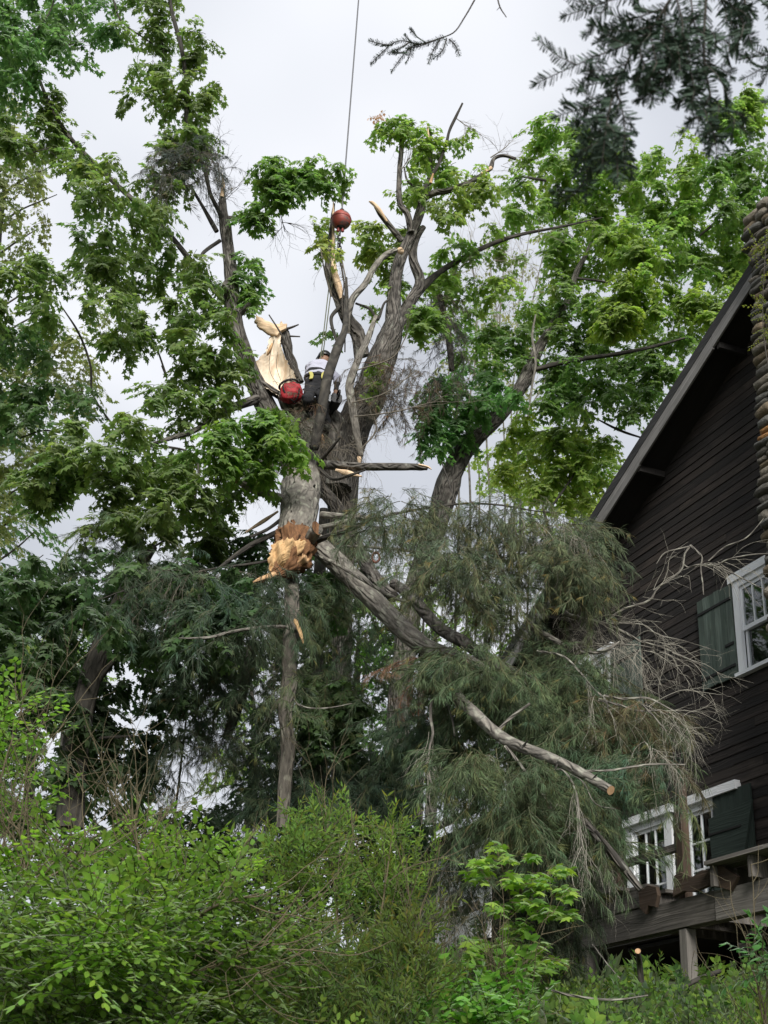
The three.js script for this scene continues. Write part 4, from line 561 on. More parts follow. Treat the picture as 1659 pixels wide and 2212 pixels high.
{ // D: broken pine trunk hung up in the maple
  seed(21);
  const t = thing('broken_pine', 'grey pine trunk hung in the maple, snapped end showing orange splintered wood', 'broken trunk', at(640, 1120, 14));
  const L = (n, s, m = M.pine, o) => part(n, limb(s, { rough: 0.11, ...o }), m, t);
  L('trunk', [[672, 880, 15.4, 52], [664, 940, 15.2, 62], [655, 1010, 14.8, 74], [650, 1060, 14.5, 83], [644, 1110, 14.1, 82], [634, 1160, 13.7, 76], [628, 1178, 13.6, 70]]);
  // splintered end: a dark ragged core, a pale torn face and torn fibres along the trunk's axis
  const a = at(640, 1135, 13.9), b = at(606, 1215, 13.1), ax = b.clone().sub(a).normalize(), mid = at(630, 1185, 13.45), u = mpp(mid), e1 = ax.clone().cross(Y).normalize(), e2 = ax.clone().cross(e1), Rr = 36 * u;
  L('broken_end', [[640, 1160, 13.7, 74], [636, 1180, 13.45, 84], [626, 1203, 13.3, 76], [612, 1222, 13.2, 58], [594, 1240, 13.12, 30], [584, 1246, 13.1, 12]], M.rot, { rough: 0.34, step: 0.02, sides: 40 });
  part('torn_face', tornSheet([[1160, 604, 650, 0], [1167, 592, 662, 1], [1176, 587, 660, 1], [1186, 584, 650, 1], [1196, 582, 642, 1], [1206, 580, 628, 1], [1216, 579, 614, 1], [1226, 578, 598, 1], [1232, 579, 588, 0]], 13.02, 0.02, 2.2, -0.07, 0.07), M.yellowWood, t);
  part('torn_face', tornSheet([[1196, 650, 668, 0], [1206, 640, 664, 1], [1214, 628, 652, 1], [1222, 616, 640, 1], [1230, 606, 622, 0]], 13.06, 0.02, 2.2, -0.05, 0.06, 12), M.freshOrange, t);
  const spl = (k, x, y, l, w, mat) => { const o = [], base = mid.clone().addScaledVector(e1, x * Rr).addScaledVector(e2, y * Rr); const d = ax.clone().add(V(G(), G(), G()).multiplyScalar(0.12)).normalize(), tip = base.clone().addScaledVector(d, l); return limbGeo([{ p: base, r: w }, { p: base.clone().lerp(tip, 0.6), r: w * R(0.5, 0.8) }, { p: tip, r: 0.002 }], { rough: 0.25, sides: 5, step: 0.05 }); };
  for (const [mat, cnt] of [[M.rot, 60], [M.freshOrange, 50]]) { const o = []; for (let i = 0; i < cnt; i++) { const th = R(0, 6.28), r = Math.sqrt(rnd()) * 0.95; o.push(spl(i, Math.cos(th) * r, Math.sin(th) * r, R(0.18, 0.46), R(0.003, 0.009), mat)); } stuff(part('splinters', o, mat, t)); }
  L('splinter', [[606, 1234, 13.15, 14], [585, 1244, 13.05, 20], [564, 1253, 12.95, 15], [542, 1260, 12.9, 3]], M.freshOrange, { rough: 0.5, step: 0.02, sides: 16 });
  const stub = [[662, 1180, 13.5, 26], [672, 1162, 13.3, 27], [684, 1142, 13.12, 29]]; L('cut_stub', stub); { const q = pts(stub), e = q[2]; disc(e.p.clone().addScaledVector(q[2].p.clone().sub(q[1].p).normalize(), 0.012), q[2].p.clone().sub(q[1].p).add(V(0.12, 0, 0)), e.r * 1.1, M.rot, 'cut_face', t, 0.1); }
  L('torn_bark', [[600, 1168, 13.55, 6], [630, 1157, 13.4, 9], [660, 1165, 13.4, 6]], M.dark, { rough: 0.4 });
  L('branch_stub', [[625, 1000, 14.75, 12], [612, 992, 14.5, 9], [604, 990, 14.4, 5]], M.dark); L('branch_stub', [[660, 1090, 14.15, 10], [668, 1082, 13.95, 7]], M.dark); L('branch_stub', [[640, 1050, 14.4, 9], [636, 1042, 14.2, 6]], M.dark);
  L('branch_stub', [[632, 1122, 13.85, 9], [630, 1112, 13.7, 7], [629, 1102, 13.65, 2]], M.dark); 
  L('branch_stub', [[672, 1058, 14.4, 8], [680, 1048, 14.2, 5]], M.dark);
  const br = (s, m) => L('branch', s, m);
  const stub2 = [[625, 1080, 14.4, 21], [585, 1070, 14, 19], [545, 1056, 13.7, 17], [513, 1039, 13.5, 13]]; br(stub2); cutEnd(stub2, M.cut, t);
  br([[688, 1003, 14.7, 18], [740, 1006, 14.4, 19], [788, 1008, 14.2, 18], [850, 1008, 14, 17], [905, 1009, 13.9, 15], [922, 1012, 13.85, 8]], M.maple); L('torn_wood', [[905, 1004, 13.8, 6], [925, 1009, 13.75, 5], [932, 1014, 13.7, 2]], M.freshPale);
  L('torn_wood', [[726, 1015, 14.4, 6], [750, 1022, 14.3, 14], [781, 1029, 14.2, 4]], M.freshPale, { rough: 0.2 }); L('torn_wood', [[776, 975, 14.9, 9], [776, 990, 14.8, 10], [777, 1004, 14.8, 5]], M.freshPale);
  br([[690, 1012, 14.6, 8], [720, 1035, 14.4, 7], [760, 1025, 14.1, 6], [790, 1015, 14, 4]], M.dark); br([[688, 1000, 14.6, 9], [710, 975, 14.3, 8], [735, 945, 14.1, 5]], M.dark);
  br([[695, 1112, 14, 15], [735, 1115, 13.8, 14], [778, 1118, 13.7, 12], [830, 1125, 13.6, 8]]); br([[690, 1140, 13.8, 11], [740, 1128, 13.6, 10], [770, 1118, 13.5, 9]]);
  br([[672, 1175, 13.5, 13], [710, 1158, 13.2, 13], [760, 1142, 12.9, 10], [800, 1125, 12.7, 8], [855, 1110, 12.5, 6], [923, 1097, 12.3, 5], [1004, 1088, 12.4, 5], [1080, 1091, 12.3, 4], [1150, 1103, 12.4, 3], [1210, 1108, 12.3, 2]], M.dark);
  br([[610, 1120, 14, 9], [575, 1145, 13.8, 8], [540, 1160, 13.7, 6]], M.dark); L('torn_wood', [[600, 1105, 14.2, 5], [570, 1125, 14.1, 9], [530, 1150, 14, 4]], M.freshPale, { rough: 0.2 });
  br([[600, 1150, 14, 14], [555, 1170, 13.8, 12], [515, 1195, 13.6, 10], [470, 1230, 13.4, 7]], M.dark);
  br([[600, 1208, 13.2, 6], [540, 1218, 13.1, 6], [452, 1230, 12.9, 4], [310, 1262, 12.5, 3], [211, 1296, 12.2, 2]], M.dark); br([[360, 1165, 14, 5], [300, 1200, 13.7, 5], [204, 1262, 13.4, 3]], M.dark);
  br([[670, 1195, 13.6, 8], [720, 1215, 13.2, 8], [780, 1250, 12.8, 8], [850, 1290, 12.5, 8], [885, 1302, 12.4, 7]], M.pine);
  br([[735, 1180, 13.5, 6], [801, 1182, 13.2, 7], [890, 1191, 13, 7], [935, 1203, 12.8, 8], [969, 1219, 12.7, 7], [985, 1235, 12.7, 4]]); br([[890, 1190, 13, 5], [920, 1230, 12.8, 4], [945, 1255, 12.7, 4]], M.dark); br([[880, 1262, 12.9, 5], [945, 1258, 12.8, 5], [975, 1250, 12.7, 4]]);
  // strands of torn bark and dry twigs round the trunk
  const tw = []; for (const s of [[[640, 900, 15, 1], [560, 990, 14.6, 1]], [[620, 960, 14.8, 1], [560, 1030, 14.4, 1]], [[700, 980, 14.6, 1], [760, 960, 14.4, 1]], [[540, 1218, 13.1, 1], [310, 1260, 12.5, 1]], [[672, 1175, 13.5, 1], [855, 1110, 12.5, 1]], [[801, 1182, 13.2, 1], [969, 1219, 12.7, 1]]]) twigsAlong(tw, s, 16, 0.5, 0.004, 3, { droop: 0.5 });
  twigsAlong(tw, [[610, 900, 15, 1], [700, 960, 14.8, 1], [660, 1020, 14.5, 1]], 30, 0.45, 0.004, 3, { droop: 0.6, from: 0 }); twigsAlong(tw, [[690, 1000, 14.6, 1], [760, 1100, 14.6, 1]], 16, 0.5, 0.004, 3, { droop: 0.6 }); twigsAlong(tw, [[628, 1260, 12.9, 1], [620, 1600, 12.7, 1]], 14, 0.5, 0.004, 3, { droop: 0.6 });
  stuff(part('twig', tw, M.twig, t));
  const f = new Foliage(SPR.pine, M.needle), fl = (poly, o) => fill(f, poly, { mode: 'pine', hd: 12.4, dh: 0.7, sp: 34, per: 7, col: C.pine, warm: 0.16, ...o });
  fl([[780, 1075], [870, 1060], [960, 1075], [1050, 1062], [1200, 1102], [1292, 1150], [1300, 1240], [1270, 1250], [1180, 1250], [1090, 1290], [1000, 1270], [930, 1240], [880, 1190], [820, 1170], [770, 1130]], { hd: 12, col: C.pineGrey, drop: 0.15, holes: [[790, 1110, 18], [870, 1155, 18], [960, 1150, 22]] });
  fl([[700, 1120], [780, 1110], [860, 1180], [900, 1260], [860, 1310], [780, 1230], [720, 1190]], { hd: 14.4, col: C.pineGrey, drop: 0.35, per: 5 });
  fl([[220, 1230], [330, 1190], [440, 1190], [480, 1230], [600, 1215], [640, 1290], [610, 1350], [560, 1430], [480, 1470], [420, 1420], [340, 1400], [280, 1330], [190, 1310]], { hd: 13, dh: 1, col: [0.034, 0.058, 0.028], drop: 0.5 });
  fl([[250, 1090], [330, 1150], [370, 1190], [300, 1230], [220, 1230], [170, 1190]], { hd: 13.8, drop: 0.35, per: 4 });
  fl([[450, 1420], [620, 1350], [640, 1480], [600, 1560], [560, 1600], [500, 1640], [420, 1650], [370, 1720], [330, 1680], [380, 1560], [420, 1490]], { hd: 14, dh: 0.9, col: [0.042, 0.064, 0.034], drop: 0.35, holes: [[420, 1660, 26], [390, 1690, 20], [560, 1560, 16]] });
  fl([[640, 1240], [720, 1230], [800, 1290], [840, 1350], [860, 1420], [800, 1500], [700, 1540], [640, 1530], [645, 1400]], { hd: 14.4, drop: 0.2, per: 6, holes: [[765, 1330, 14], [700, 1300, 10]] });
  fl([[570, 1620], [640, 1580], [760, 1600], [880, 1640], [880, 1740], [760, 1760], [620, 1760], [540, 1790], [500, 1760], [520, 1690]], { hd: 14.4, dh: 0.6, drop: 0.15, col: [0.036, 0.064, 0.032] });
  fl([[760, 800], [830, 755], [920, 780], [930, 830], [890, 870], [880, 905], [840, 900], [800, 860]], { hd: 14.8, dh: 0.4, sp: 26, drop: 0.3, per: 5, col: [0.06, 0.055, 0.035] });
  fl([[330, 350], [380, 305], [440, 300], [470, 340], [480, 380], [440, 395], [380, 410], [340, 395]], { hd: 14.4, dh: 0.3, sp: 24, drop: 0.25, per: 5, col: [0.05, 0.06, 0.045] });
  fl([[545, 940], [600, 890], [660, 880], [670, 930], [620, 960], [560, 1000]], { hd: 14.5, dh: 0.3, sp: 24, drop: 0.2, per: 6, col: [0.06, 0.062, 0.036] });
  fl([[925, 620], [960, 630], [990, 700], [985, 830], [950, 830], [945, 740], [920, 680]], { hd: 16, dh: 0.2, sp: 22, drop: 0.3, per: 4, col: [0.035, 0.035, 0.025] });
  fl([[640, 840], [660, 850], [700, 950], [680, 1000], [640, 980]], { hd: 14.8, dh: 0.2, sp: 22, drop: 0.35, per: 4, col: [0.075, 0.062, 0.038] });
  fl([[600, 1280], [660, 1270], [660, 1340], [600, 1340]], { hd: 12.5, dh: 0.1, sp: 30, per: 4, drop: 0.35 }); fl([[590, 1420], [660, 1420], [650, 1600], [590, 1640]], { hd: 12.5, dh: 0.1, sp: 32, per: 3.5, drop: 0.4 });
  f.build('needles', t);
}
{ // E: long pine limb that came down towards the house
  seed(22);
  const t = thing('fallen_pine_limb', 'long fallen pine limb slanting down to a sawn end before the house', 'fallen limb', at(940, 1400, 12.5));
  const L = (n, s, m = M.pine, o) => part(n, limb(s, { rough: 0.06, ...o }), m, t);
  L('trunk', [[672, 1165, 14.2, 46], [700, 1190, 14, 46], [740, 1228, 13.7, 46], [779, 1266, 13.4, 46], [843, 1333, 13, 43], [888, 1375, 12.8, 42], [925, 1400, 12.6, 38], [970, 1415, 12.4, 32], [1020, 1430, 12.2, 24], [1075, 1470, 12, 14]]);
  L('limb', [[850, 1260, 13.6, 22], [882, 1283, 13.4, 26], [950, 1357, 13, 28], [1004, 1389, 12.7, 28], [1072, 1436, 12.3, 25], [1110, 1450, 12.1, 17], [1160, 1470, 11.9, 10]], M.maple);
  L('limb', [[690, 1050, 15.2, 26], [730, 1100, 15, 30], [760, 1160, 14.7, 32], [800, 1235, 14.3, 30], [850, 1290, 13.9, 26]], M.maple);
  const pole = [[972, 1440, 11.9, 23], [976, 1462, 11.7, 27], [984, 1499, 11.5, 28], [1027, 1543, 11.2, 27], [1068, 1581, 11, 26], [1103, 1604, 10.8, 25], [1170, 1630, 10.5, 24], [1237, 1660, 10.2, 22], [1319, 1707, 9.9, 20]];
  L('pole', pole); cutEnd(pole, M.cut, t);
  const log = [[1262, 1775, 10.7, 17], [1300, 1818, 10.6, 18], [1344, 1870, 10.6, 18], [1384, 1922, 10.6, 15]]; L('limb', log, M.maple); L('limb', [[1286, 1795, 10.5, 7], [1320, 1838, 10.5, 8], [1350, 1880, 10.5, 8]], M.dark);
  const br = (s, m) => L('branch', s, m);
  br([[1068, 1585, 11, 7], [1105, 1550, 11, 8], [1145, 1520, 10.9, 6]]); br([[1015, 1525, 11.3, 6], [1040, 1490, 11.4, 6], [1055, 1470, 11.5, 5]], M.dark); br([[1092, 1612, 10.8, 8], [1115, 1640, 10.7, 7], [1142, 1676, 10.6, 5]]);
  br([[951, 1498, 11.8, 7], [934, 1513, 11.7, 7], [930, 1548, 11.6, 7], [935, 1586, 11.5, 6], [928, 1615, 11.5, 5], [927, 1674, 11.4, 5], [934, 1694, 11.4, 5], [950, 1720, 11.4, 5], [981, 1755, 11.3, 3]], M.pine); br([[934, 1694, 11.4, 4], [927, 1717, 11.3, 4], [934, 1755, 11.3, 4], [957, 1785, 11.2, 4], [972, 1820, 11.2, 4], [985, 1850, 11.2, 5], [955, 1885, 11.2, 3], [950, 1930, 11.2, 3], [957, 1980, 11.2, 2]], M.pine); br([[985, 1845, 11.2, 4], [1005, 1875, 11.2, 3], [1012, 1882, 11.1, 2]]); br([[956, 1497, 11.8, 7], [970, 1530, 11.7, 6], [980, 1568, 11.6, 5], [982, 1590, 11.6, 4]]);
  br([[1240, 1662, 10.2, 5], [1262, 1665, 10.3, 5], [1320, 1664, 10.5, 5], [1400, 1652, 10.6, 5], [1480, 1652, 10.8, 3]]);
  br([[1180, 1666, 10.4, 3], [1215, 1664, 10.2, 4], [1236, 1690, 10.1, 5], [1248, 1730, 10, 5], [1252, 1780, 9.95, 4], [1258, 1830, 9.9, 3]], M.pine); br([[1232, 1672, 10.1, 2], [1260, 1690, 10, 3], [1285, 1735, 10, 3], [1330, 1748, 10.2, 2]], M.pine);
  br([[1166, 1322, 13, 8], [1207, 1312, 12.9, 8], [1227, 1327, 12.8, 8], [1259, 1336, 12.7, 7], [1300, 1346, 12.6, 7], [1349, 1366, 12.5, 6], [1386, 1386, 12.4, 5], [1423, 1396, 12.4, 4], [1486, 1423, 12.3, 3], [1530, 1445, 12.2, 2]], M.pine);
  br([[1310, 1342, 12.6, 4], [1330, 1326, 12.6, 5], [1349, 1315, 12.6, 5], [1405, 1296, 12.5, 6], [1420, 1272, 12.5, 5], [1452, 1249, 12.4, 5], [1474, 1228, 12.4, 4], [1477, 1210, 12.4, 4], [1480, 1195, 12.4, 4], [1492, 1178, 12.4, 5]], M.pine); br([[1478, 1220, 12.4, 3], [1486, 1225, 12.4, 4], [1513, 1219, 12.3, 4], [1546, 1221, 12.3, 4], [1572, 1209, 12.2, 4], [1625, 1198, 12.1, 3], [1680, 1196, 12, 3]], M.pine); br([[1550, 1223, 12.3, 3], [1590, 1242, 12.2, 3], [1640, 1268, 12.1, 2], [1680, 1285, 12, 2]]); br([[1492, 1178, 12.4, 5], [1505, 1190, 12.35, 5], [1517, 1205, 12.3, 4], [1514, 1225, 12.3, 3], [1518, 1260, 12.3, 3], [1520, 1285, 12.3, 2]]); br([[1490, 1180, 12.4, 3], [1460, 1187, 12.4, 3], [1435, 1195, 12.4, 3], [1418, 1218, 12.4, 2]]); br([[1530, 1212, 12.3, 3], [1565, 1182, 12.3, 3], [1612, 1162, 12.2, 3], [1650, 1120, 12.2, 2]]);
  br([[1235, 1388, 12.6, 4], [1288, 1391, 12.5, 4], [1337, 1392, 12.4, 4], [1393, 1396, 12.3, 3], [1435, 1410, 12.2, 2], [1500, 1440, 12.2, 1]]); br([[1320, 1347, 12.5, 3], [1390, 1350, 12.4, 3], [1420, 1370, 12.3, 3], [1480, 1385, 12.2, 2], [1560, 1410, 12.1, 1]]);
  br([[1161, 1406, 11.9, 5], [1217, 1418, 11.7, 5], [1251, 1450, 11.5, 5], [1283, 1489, 11.3, 4], [1308, 1512, 11.2, 4], [1315, 1540, 11.2, 2]], M.pine); br([[1305, 1503, 11.3, 6], [1349, 1510, 11.2, 6], [1398, 1508, 11.2, 5], [1435, 1525, 11.2, 4], [1477, 1548, 11.1, 2]], M.pine); br([[1293, 1513, 11.3, 5], [1337, 1523, 11.2, 5], [1374, 1535, 11.2, 5], [1425, 1535, 11.1, 3]], M.pine); br([[1380, 1515, 11.2, 4], [1410, 1545, 11.1, 4], [1440, 1580, 11.1, 3]]);
  const stick = [[1150, 1358, 12.4, 11], [1180, 1372, 12.2, 12], [1214, 1392, 12, 11]]; br(stick, M.pine); br([[1255, 1408, 12.2, 7], [1290, 1410, 12.1, 8], [1318, 1400, 12, 8], [1338, 1386, 12, 4]], M.pine);
  br([[955, 1000, 14, 3], [1040, 1240, 12.8, 4], [1075, 1290, 12.6, 5], [1100, 1275, 12.5, 4], [1150, 1270, 12.4, 4], [1215, 1285, 12.3, 3]], M.dark); br([[980, 1215, 12.6, 4], [995, 1260, 12.5, 4], [1015, 1310, 12.4, 5], [1050, 1300, 12.4, 5], [1090, 1275, 12.3, 5], [1115, 1235, 12.2, 4]], M.dark);
  const tw = [], along = (s, n, l, r, d, o) => twigsAlong(tw, s, n, l, r, d, o);
  along([[1207, 1312, 12.9, 1], [1300, 1346, 12.6, 1], [1486, 1423, 12.3, 1]], 24, 0.6, 0.004, 3, { droop: 0.2 }); along([[1349, 1315, 12.6, 1], [1452, 1249, 12.4, 1]], 8, 0.4, 0.0035, 2); along([[1486, 1225, 12.4, 1], [1600, 1205, 12.2, 1]], 9, 0.5, 0.003, 2, { droop: 0.4 });
  along([[1237, 1390, 12.6, 1], [1435, 1410, 12.2, 1]], 18, 0.55, 0.0035, 3, { droop: 0.4 }); along([[1190, 1350, 12.6, 1], [1250, 1390, 12.4, 1]], 22, 0.5, 0.004, 3, { wig: 0.45 }); along([[1251, 1450, 11.5, 1], [1315, 1540, 11.2, 1]], 10, 0.5, 0.003, 2, { droop: 0.5 }); along([[1349, 1510, 11.2, 1], [1477, 1548, 11.1, 1]], 16, 0.55, 0.003, 3, { droop: 0.3 }); along([[1380, 1590, 11, 1], [1470, 1670, 10.9, 1]], 12, 0.4, 0.003, 3, { droop: 0.3 });
  along([[934, 1513, 11.7, 1], [927, 1674, 11.4, 1], [981, 1755, 11.3, 1]], 12, 0.45, 0.003, 3, { droop: 0.5 }); along([[957, 1785, 11.2, 1], [957, 1980, 11.2, 1]], 12, 0.4, 0.003, 3, { droop: 0.4 }); along([[1236, 1690, 10.1, 1], [1258, 1830, 9.9, 1]], 16, 0.3, 0.0025, 2, { droop: 0.8 }); along([[900, 1420, 12.4, 1], [1100, 1460, 11.9, 1]], 26, 0.5, 0.004, 3, { droop: 0.7 }); along([[1050, 1090, 12, 1], [1290, 1180, 12, 1]], 24, 0.5, 0.003, 3, { droop: 0.8 }); along([[1000, 1600, 11.2, 1], [1300, 1800, 10.6, 1]], 26, 0.5, 0.003, 3, { droop: 0.9 });
  stuff(part('twig', tw, M.twigPale, t));
  const f = new Foliage(SPR.pine, M.needle), fl = (poly, o) => fill(f, poly, { mode: 'pine', hd: 11.6, dh: 0.7, sp: 32, per: 6.5, col: C.pine, warm: 0.12, drop: 0.22, ...o });
  fl([[870, 1230], [960, 1250], [1100, 1300], [1180, 1310], [1170, 1370], [1060, 1400], [960, 1380], [880, 1300]], { hd: 13.9, dh: 0.3, drop: 0.3, per: 6, col: C.pineGrey, holes: [[1080, 1295, 14], [930, 1270, 16]] });
  fl([[1195, 1110], [1290, 1150], [1300, 1220], [1255, 1280], [1185, 1270]], { hd: 11.9, dh: 0.3, sp: 26, per: 7, drop: 0.05, col: C.pineGrey });
  fl([[890, 1430], [980, 1390], [1090, 1400], [1180, 1420], [1260, 1450], [1340, 1460], [1380, 1500], [1410, 1560], [1430, 1620], [1440, 1660], [1390, 1650], [1320, 1700], [1280, 1690], [1200, 1640], [1100, 1600], [1000, 1560], [920, 1500]], { hd: 12, dh: 0.8, holes: [[955, 1560, 14], [1035, 1580, 12]] });
  fl([[1000, 1600], [1100, 1620], [1200, 1650], [1300, 1710], [1280, 1800], [1240, 1830], [1180, 1830], [1080, 1830], [1010, 1800], [1000, 1700], [960, 1640]], { hd: 11, dh: 0.7 });
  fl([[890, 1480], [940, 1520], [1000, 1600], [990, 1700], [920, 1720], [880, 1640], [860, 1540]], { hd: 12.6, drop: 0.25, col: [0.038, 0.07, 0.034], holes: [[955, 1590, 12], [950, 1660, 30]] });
  fl([[1290, 1610], [1395, 1600], [1450, 1605], [1450, 1630], [1425, 1645], [1380, 1650], [1320, 1670], [1290, 1670]], { hd: 11, dh: 0.4, sp: 28, col: [0.04, 0.075, 0.033] });
  fl([[1350, 1490], [1390, 1505], [1425, 1580], [1450, 1650], [1420, 1660], [1390, 1600], [1360, 1540]], { hd: 11.1, dh: 0.2, sp: 22, drop: 0.5, per: 3, col: [0.06, 0.06, 0.028] });
  fl([[1240, 1740], [1330, 1760], [1320, 1800], [1270, 1850], [1270, 1910], [1245, 1900], [1230, 1830]], { hd: 10.9, dh: 0.5, drop: 0.2 });
  fl([[1140, 1830], [1240, 1850], [1250, 1970], [1180, 2020], [1110, 2000], [1100, 1900]], { hd: 11.6, dh: 0.5, drop: 0.2, col: [0.034, 0.05, 0.025] });
  fl([[1415, 1700], [1455, 1700], [1440, 1760], [1420, 1750]], { hd: 11, dh: 0.15, sp: 22, per: 4 }); fl([[1260, 1480], [1400, 1500], [1420, 1600], [1340, 1620], [1270, 1560]], { hd: 11.4, dh: 0.3, sp: 30, drop: 0.4, per: 5, col: [0.07, 0.065, 0.025] });
  fl([[900, 1410], [1000, 1390], [1040, 1440], [960, 1490], [900, 1460]], { hd: 12.1, dh: 0.2, drop: 0.45, per: 5, col: [0.1, 0.06, 0.03] });
  fl([[1150, 1360], [1230, 1400], [1290, 1440], [1280, 1470], [1200, 1440], [1140, 1410]], { hd: 12.6, dh: 0.2, sp: 26, drop: 0.35, per: 5, col: C.pineGrey });
  fl([[950, 1820], [1060, 1820], [1060, 1920], [960, 1950]], { hd: 11.6, dh: 0.2, sp: 26, drop: 0.35, per: 4 });
  fl([[1190, 1395], [1280, 1385], [1305, 1430], [1290, 1490], [1200, 1480]], { hd: 12.1, dh: 0.2, sp: 26, drop: 0.15, per: 5 });
  fl([[950, 1415], [1000, 1405], [1010, 1450], [985, 1465], [950, 1450]], { hd: 11.6, dh: 0.1, sp: 20, per: 6, drop: 0 });
  f.build('needles', t);
  for (const s of [[[1010, 1528, 11.25, 6], [1000, 1515, 11.2, 4]], [[1130, 1612, 10.6, 6], [1140, 1600, 10.55, 3]], [[1205, 1648, 10.3, 5], [1200, 1662, 10.25, 3]], [[1280, 1684, 10, 5], [1290, 1672, 9.95, 3]], [[1085, 1590, 10.9, 5], [1078, 1608, 10.85, 3]]]) L('branch_stub', s, M.dark);
}
{ // F: other stems
  seed(23);
  const tr = (label, spec, m, cat = 'tree', name = 'bare_tree', rough = 0.08) => { const b = foot(spec[0][0], spec[0][1], spec[0][2]), t = thing(name, label, cat, b); part('trunk', limb(spec, { rough }), m, t); return t; };
  const a = tr('slender mottled grey trunk below the splintered pine end', [[612, 1790, 12.8, 30], [615, 1690, 12.8, 30], [622, 1610, 12.8, 34], [617, 1540, 12.8, 32], [626, 1470, 12.8, 34], [625, 1400, 12.8, 33], [634, 1355, 12.9, 36], [631, 1310, 13, 32], [630, 1255, 13.6, 31], [628, 1225, 14, 24]], M.pineDark, 'tree', 'bare_tree', 0.16);
  part('branch', limb([[640, 1362, 12.8, 8], [610, 1354, 12.6, 8], [560, 1356, 12.4, 8], [500, 1365, 12.2, 7], [450, 1377, 12, 6], [386, 1379, 11.8, 3]]), M.pine, a); part('broken_branch', limb([[638, 1340, 12.7, 10], [648, 1365, 12.6, 9], [655, 1390, 12.55, 4]]), M.yellowWood, a); part('branch', limb([[626, 1500, 12.8, 4], [650, 1525, 12.7, 4], [700, 1530, 12.6, 3], [760, 1520, 12.5, 2]], {}), M.pine, a);
  tr('dark straight trunk behind the slender mottled trunk', [[690, 1790, 17.5, 30], [688, 1600, 17.5, 29], [684, 1400, 17.5, 28], [690, 1250, 17.5, 28], [700, 1100, 17.4, 20]], M.dark);
  const i = tr('dark leaf covered trunk at the lower left', [[150, 1790, 14, 60], [165, 1600, 14, 56], [200, 1450, 14, 46], [260, 1300, 14, 36], [330, 1180, 14, 22]], M.dark, 'tree', 'ivy_clad_tree'); part('branch', limb([[205, 1480, 14, 14], [235, 1440, 13.9, 13], [258, 1415, 13.8, 9]]), M.dark, i); part('branch', limb([[215, 1595, 14, 7], [250, 1592, 13.9, 7], [290, 1590, 13.8, 4]]), M.dark, i);
  const s = thing('hanging_log', 'dark broken log hanging among pine boughs left of the trunk', 'log', at(512, 1500, 14)); part('log', limb([[545, 1400, 14.2, 20], [536, 1440, 14.1, 21], [522, 1505, 14, 22], [505, 1550, 13.9, 22], [489, 1592, 13.8, 19]]), M.dark, s);
  tr('thin dark dead pole against the bright gap', [[372, 1790, 14.5, 5], [380, 1740, 14.5, 5], [392, 1640, 14.4, 5], [402, 1555, 14.4, 4]], M.dark, 'dead sapling', 'dead_pole', 0);
  let sk = 0;
  for (const [x0, x1, x2, y0, y2, h, w] of [[985, 970, 955, 920, 640, 24, 4], [1010, 1030, 1015, 900, 500, 24, 4], [1030, 1062, 1120, 860, 560, 27, 3], [1052, 1080, 1095, 900, 480, 25, 4], [1085, 1075, 1050, 880, 520, 26, 3], [1105, 1120, 1150, 860, 470, 25, 3], [1118, 1145, 1185, 880, 500, 24, 4], [1140, 1175, 1215, 900, 560, 26, 3]]) {
    const t = thing('sapling', ['first', 'second', 'third', 'fourth', 'fifth', 'sixth', 'seventh', 'eighth'][sk++] + ' from left of the thin sparse saplings behind the maples', 'sapling', foot(x0, 1500, h), 'sparse saplings behind the maples');
    part('stem', limb([[x0 - 8, 1500, h, w * 1.5], [x0 + 6, y0 + 200, h, w * 1.2], [x0, y0, h, w], [x1 + R(-8, 8), (y0 * 3 + y2) / 4, h, w * 0.9], [x1, (y0 + y2) / 2, h, w * 0.8], [x2, y2, h, w * 0.4]], { rough: 0 }), M.pine, t);
    const tw = []; twigsAlong(tw, [[x0, y0, h, 1], [x1, (y0 + y2) / 2, h, 1], [x2, y2, h, 1]], 16, 0.9, 0.007, 2, { droop: -0.4, up: 0.5 }); stuff(part('twig', tw, M.twigPale, t));
    const f = new Foliage(SPR.thinMaple, M.leaf); fill(f, [[x0 - 25, y0], [x1 - 30, (y0 + y2) / 2], [x2 - 20, y2], [x2 + 25, y2], [x1 + 30, (y0 + y2) / 2], [x0 + 25, y0]], { hd: h, dh: 0.6, sp: 28, per: 2.2, drop: 0.35, col: C.pale, size: 1 }); f.build('crown', t);
  }
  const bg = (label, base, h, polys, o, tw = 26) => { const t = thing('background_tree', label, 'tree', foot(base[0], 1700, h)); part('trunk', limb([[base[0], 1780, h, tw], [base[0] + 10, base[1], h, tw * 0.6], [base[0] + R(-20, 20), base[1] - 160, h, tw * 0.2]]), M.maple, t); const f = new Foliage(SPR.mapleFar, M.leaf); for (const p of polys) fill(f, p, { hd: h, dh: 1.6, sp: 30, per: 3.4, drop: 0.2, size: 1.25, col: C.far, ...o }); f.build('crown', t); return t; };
  bg('bright yellow green tree low behind the right maple and roof edge', [1180, 1200], 26, [[[1010, 960], [1180, 920], [1330, 960], [1300, 1100], [1270, 1190], [1180, 1180], [1060, 1090]]], { col: [0.18, 0.25, 0.05], per: 4.5, drop: 0.12 }, 16);
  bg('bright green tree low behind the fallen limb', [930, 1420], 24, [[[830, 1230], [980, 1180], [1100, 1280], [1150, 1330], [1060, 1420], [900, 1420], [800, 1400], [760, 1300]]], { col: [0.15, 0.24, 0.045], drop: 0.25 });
  bg('green tree seen between the mottled trunk and the limb', [760, 1500], 22, [[[640, 1250], [740, 1230], [860, 1350], [880, 1480], [860, 1600], [760, 1640], [650, 1560]]], { col: [0.085, 0.17, 0.03], drop: 0.25, holes: [[755, 1320, 18], [770, 1360, 16], [850, 1570, 14]] });
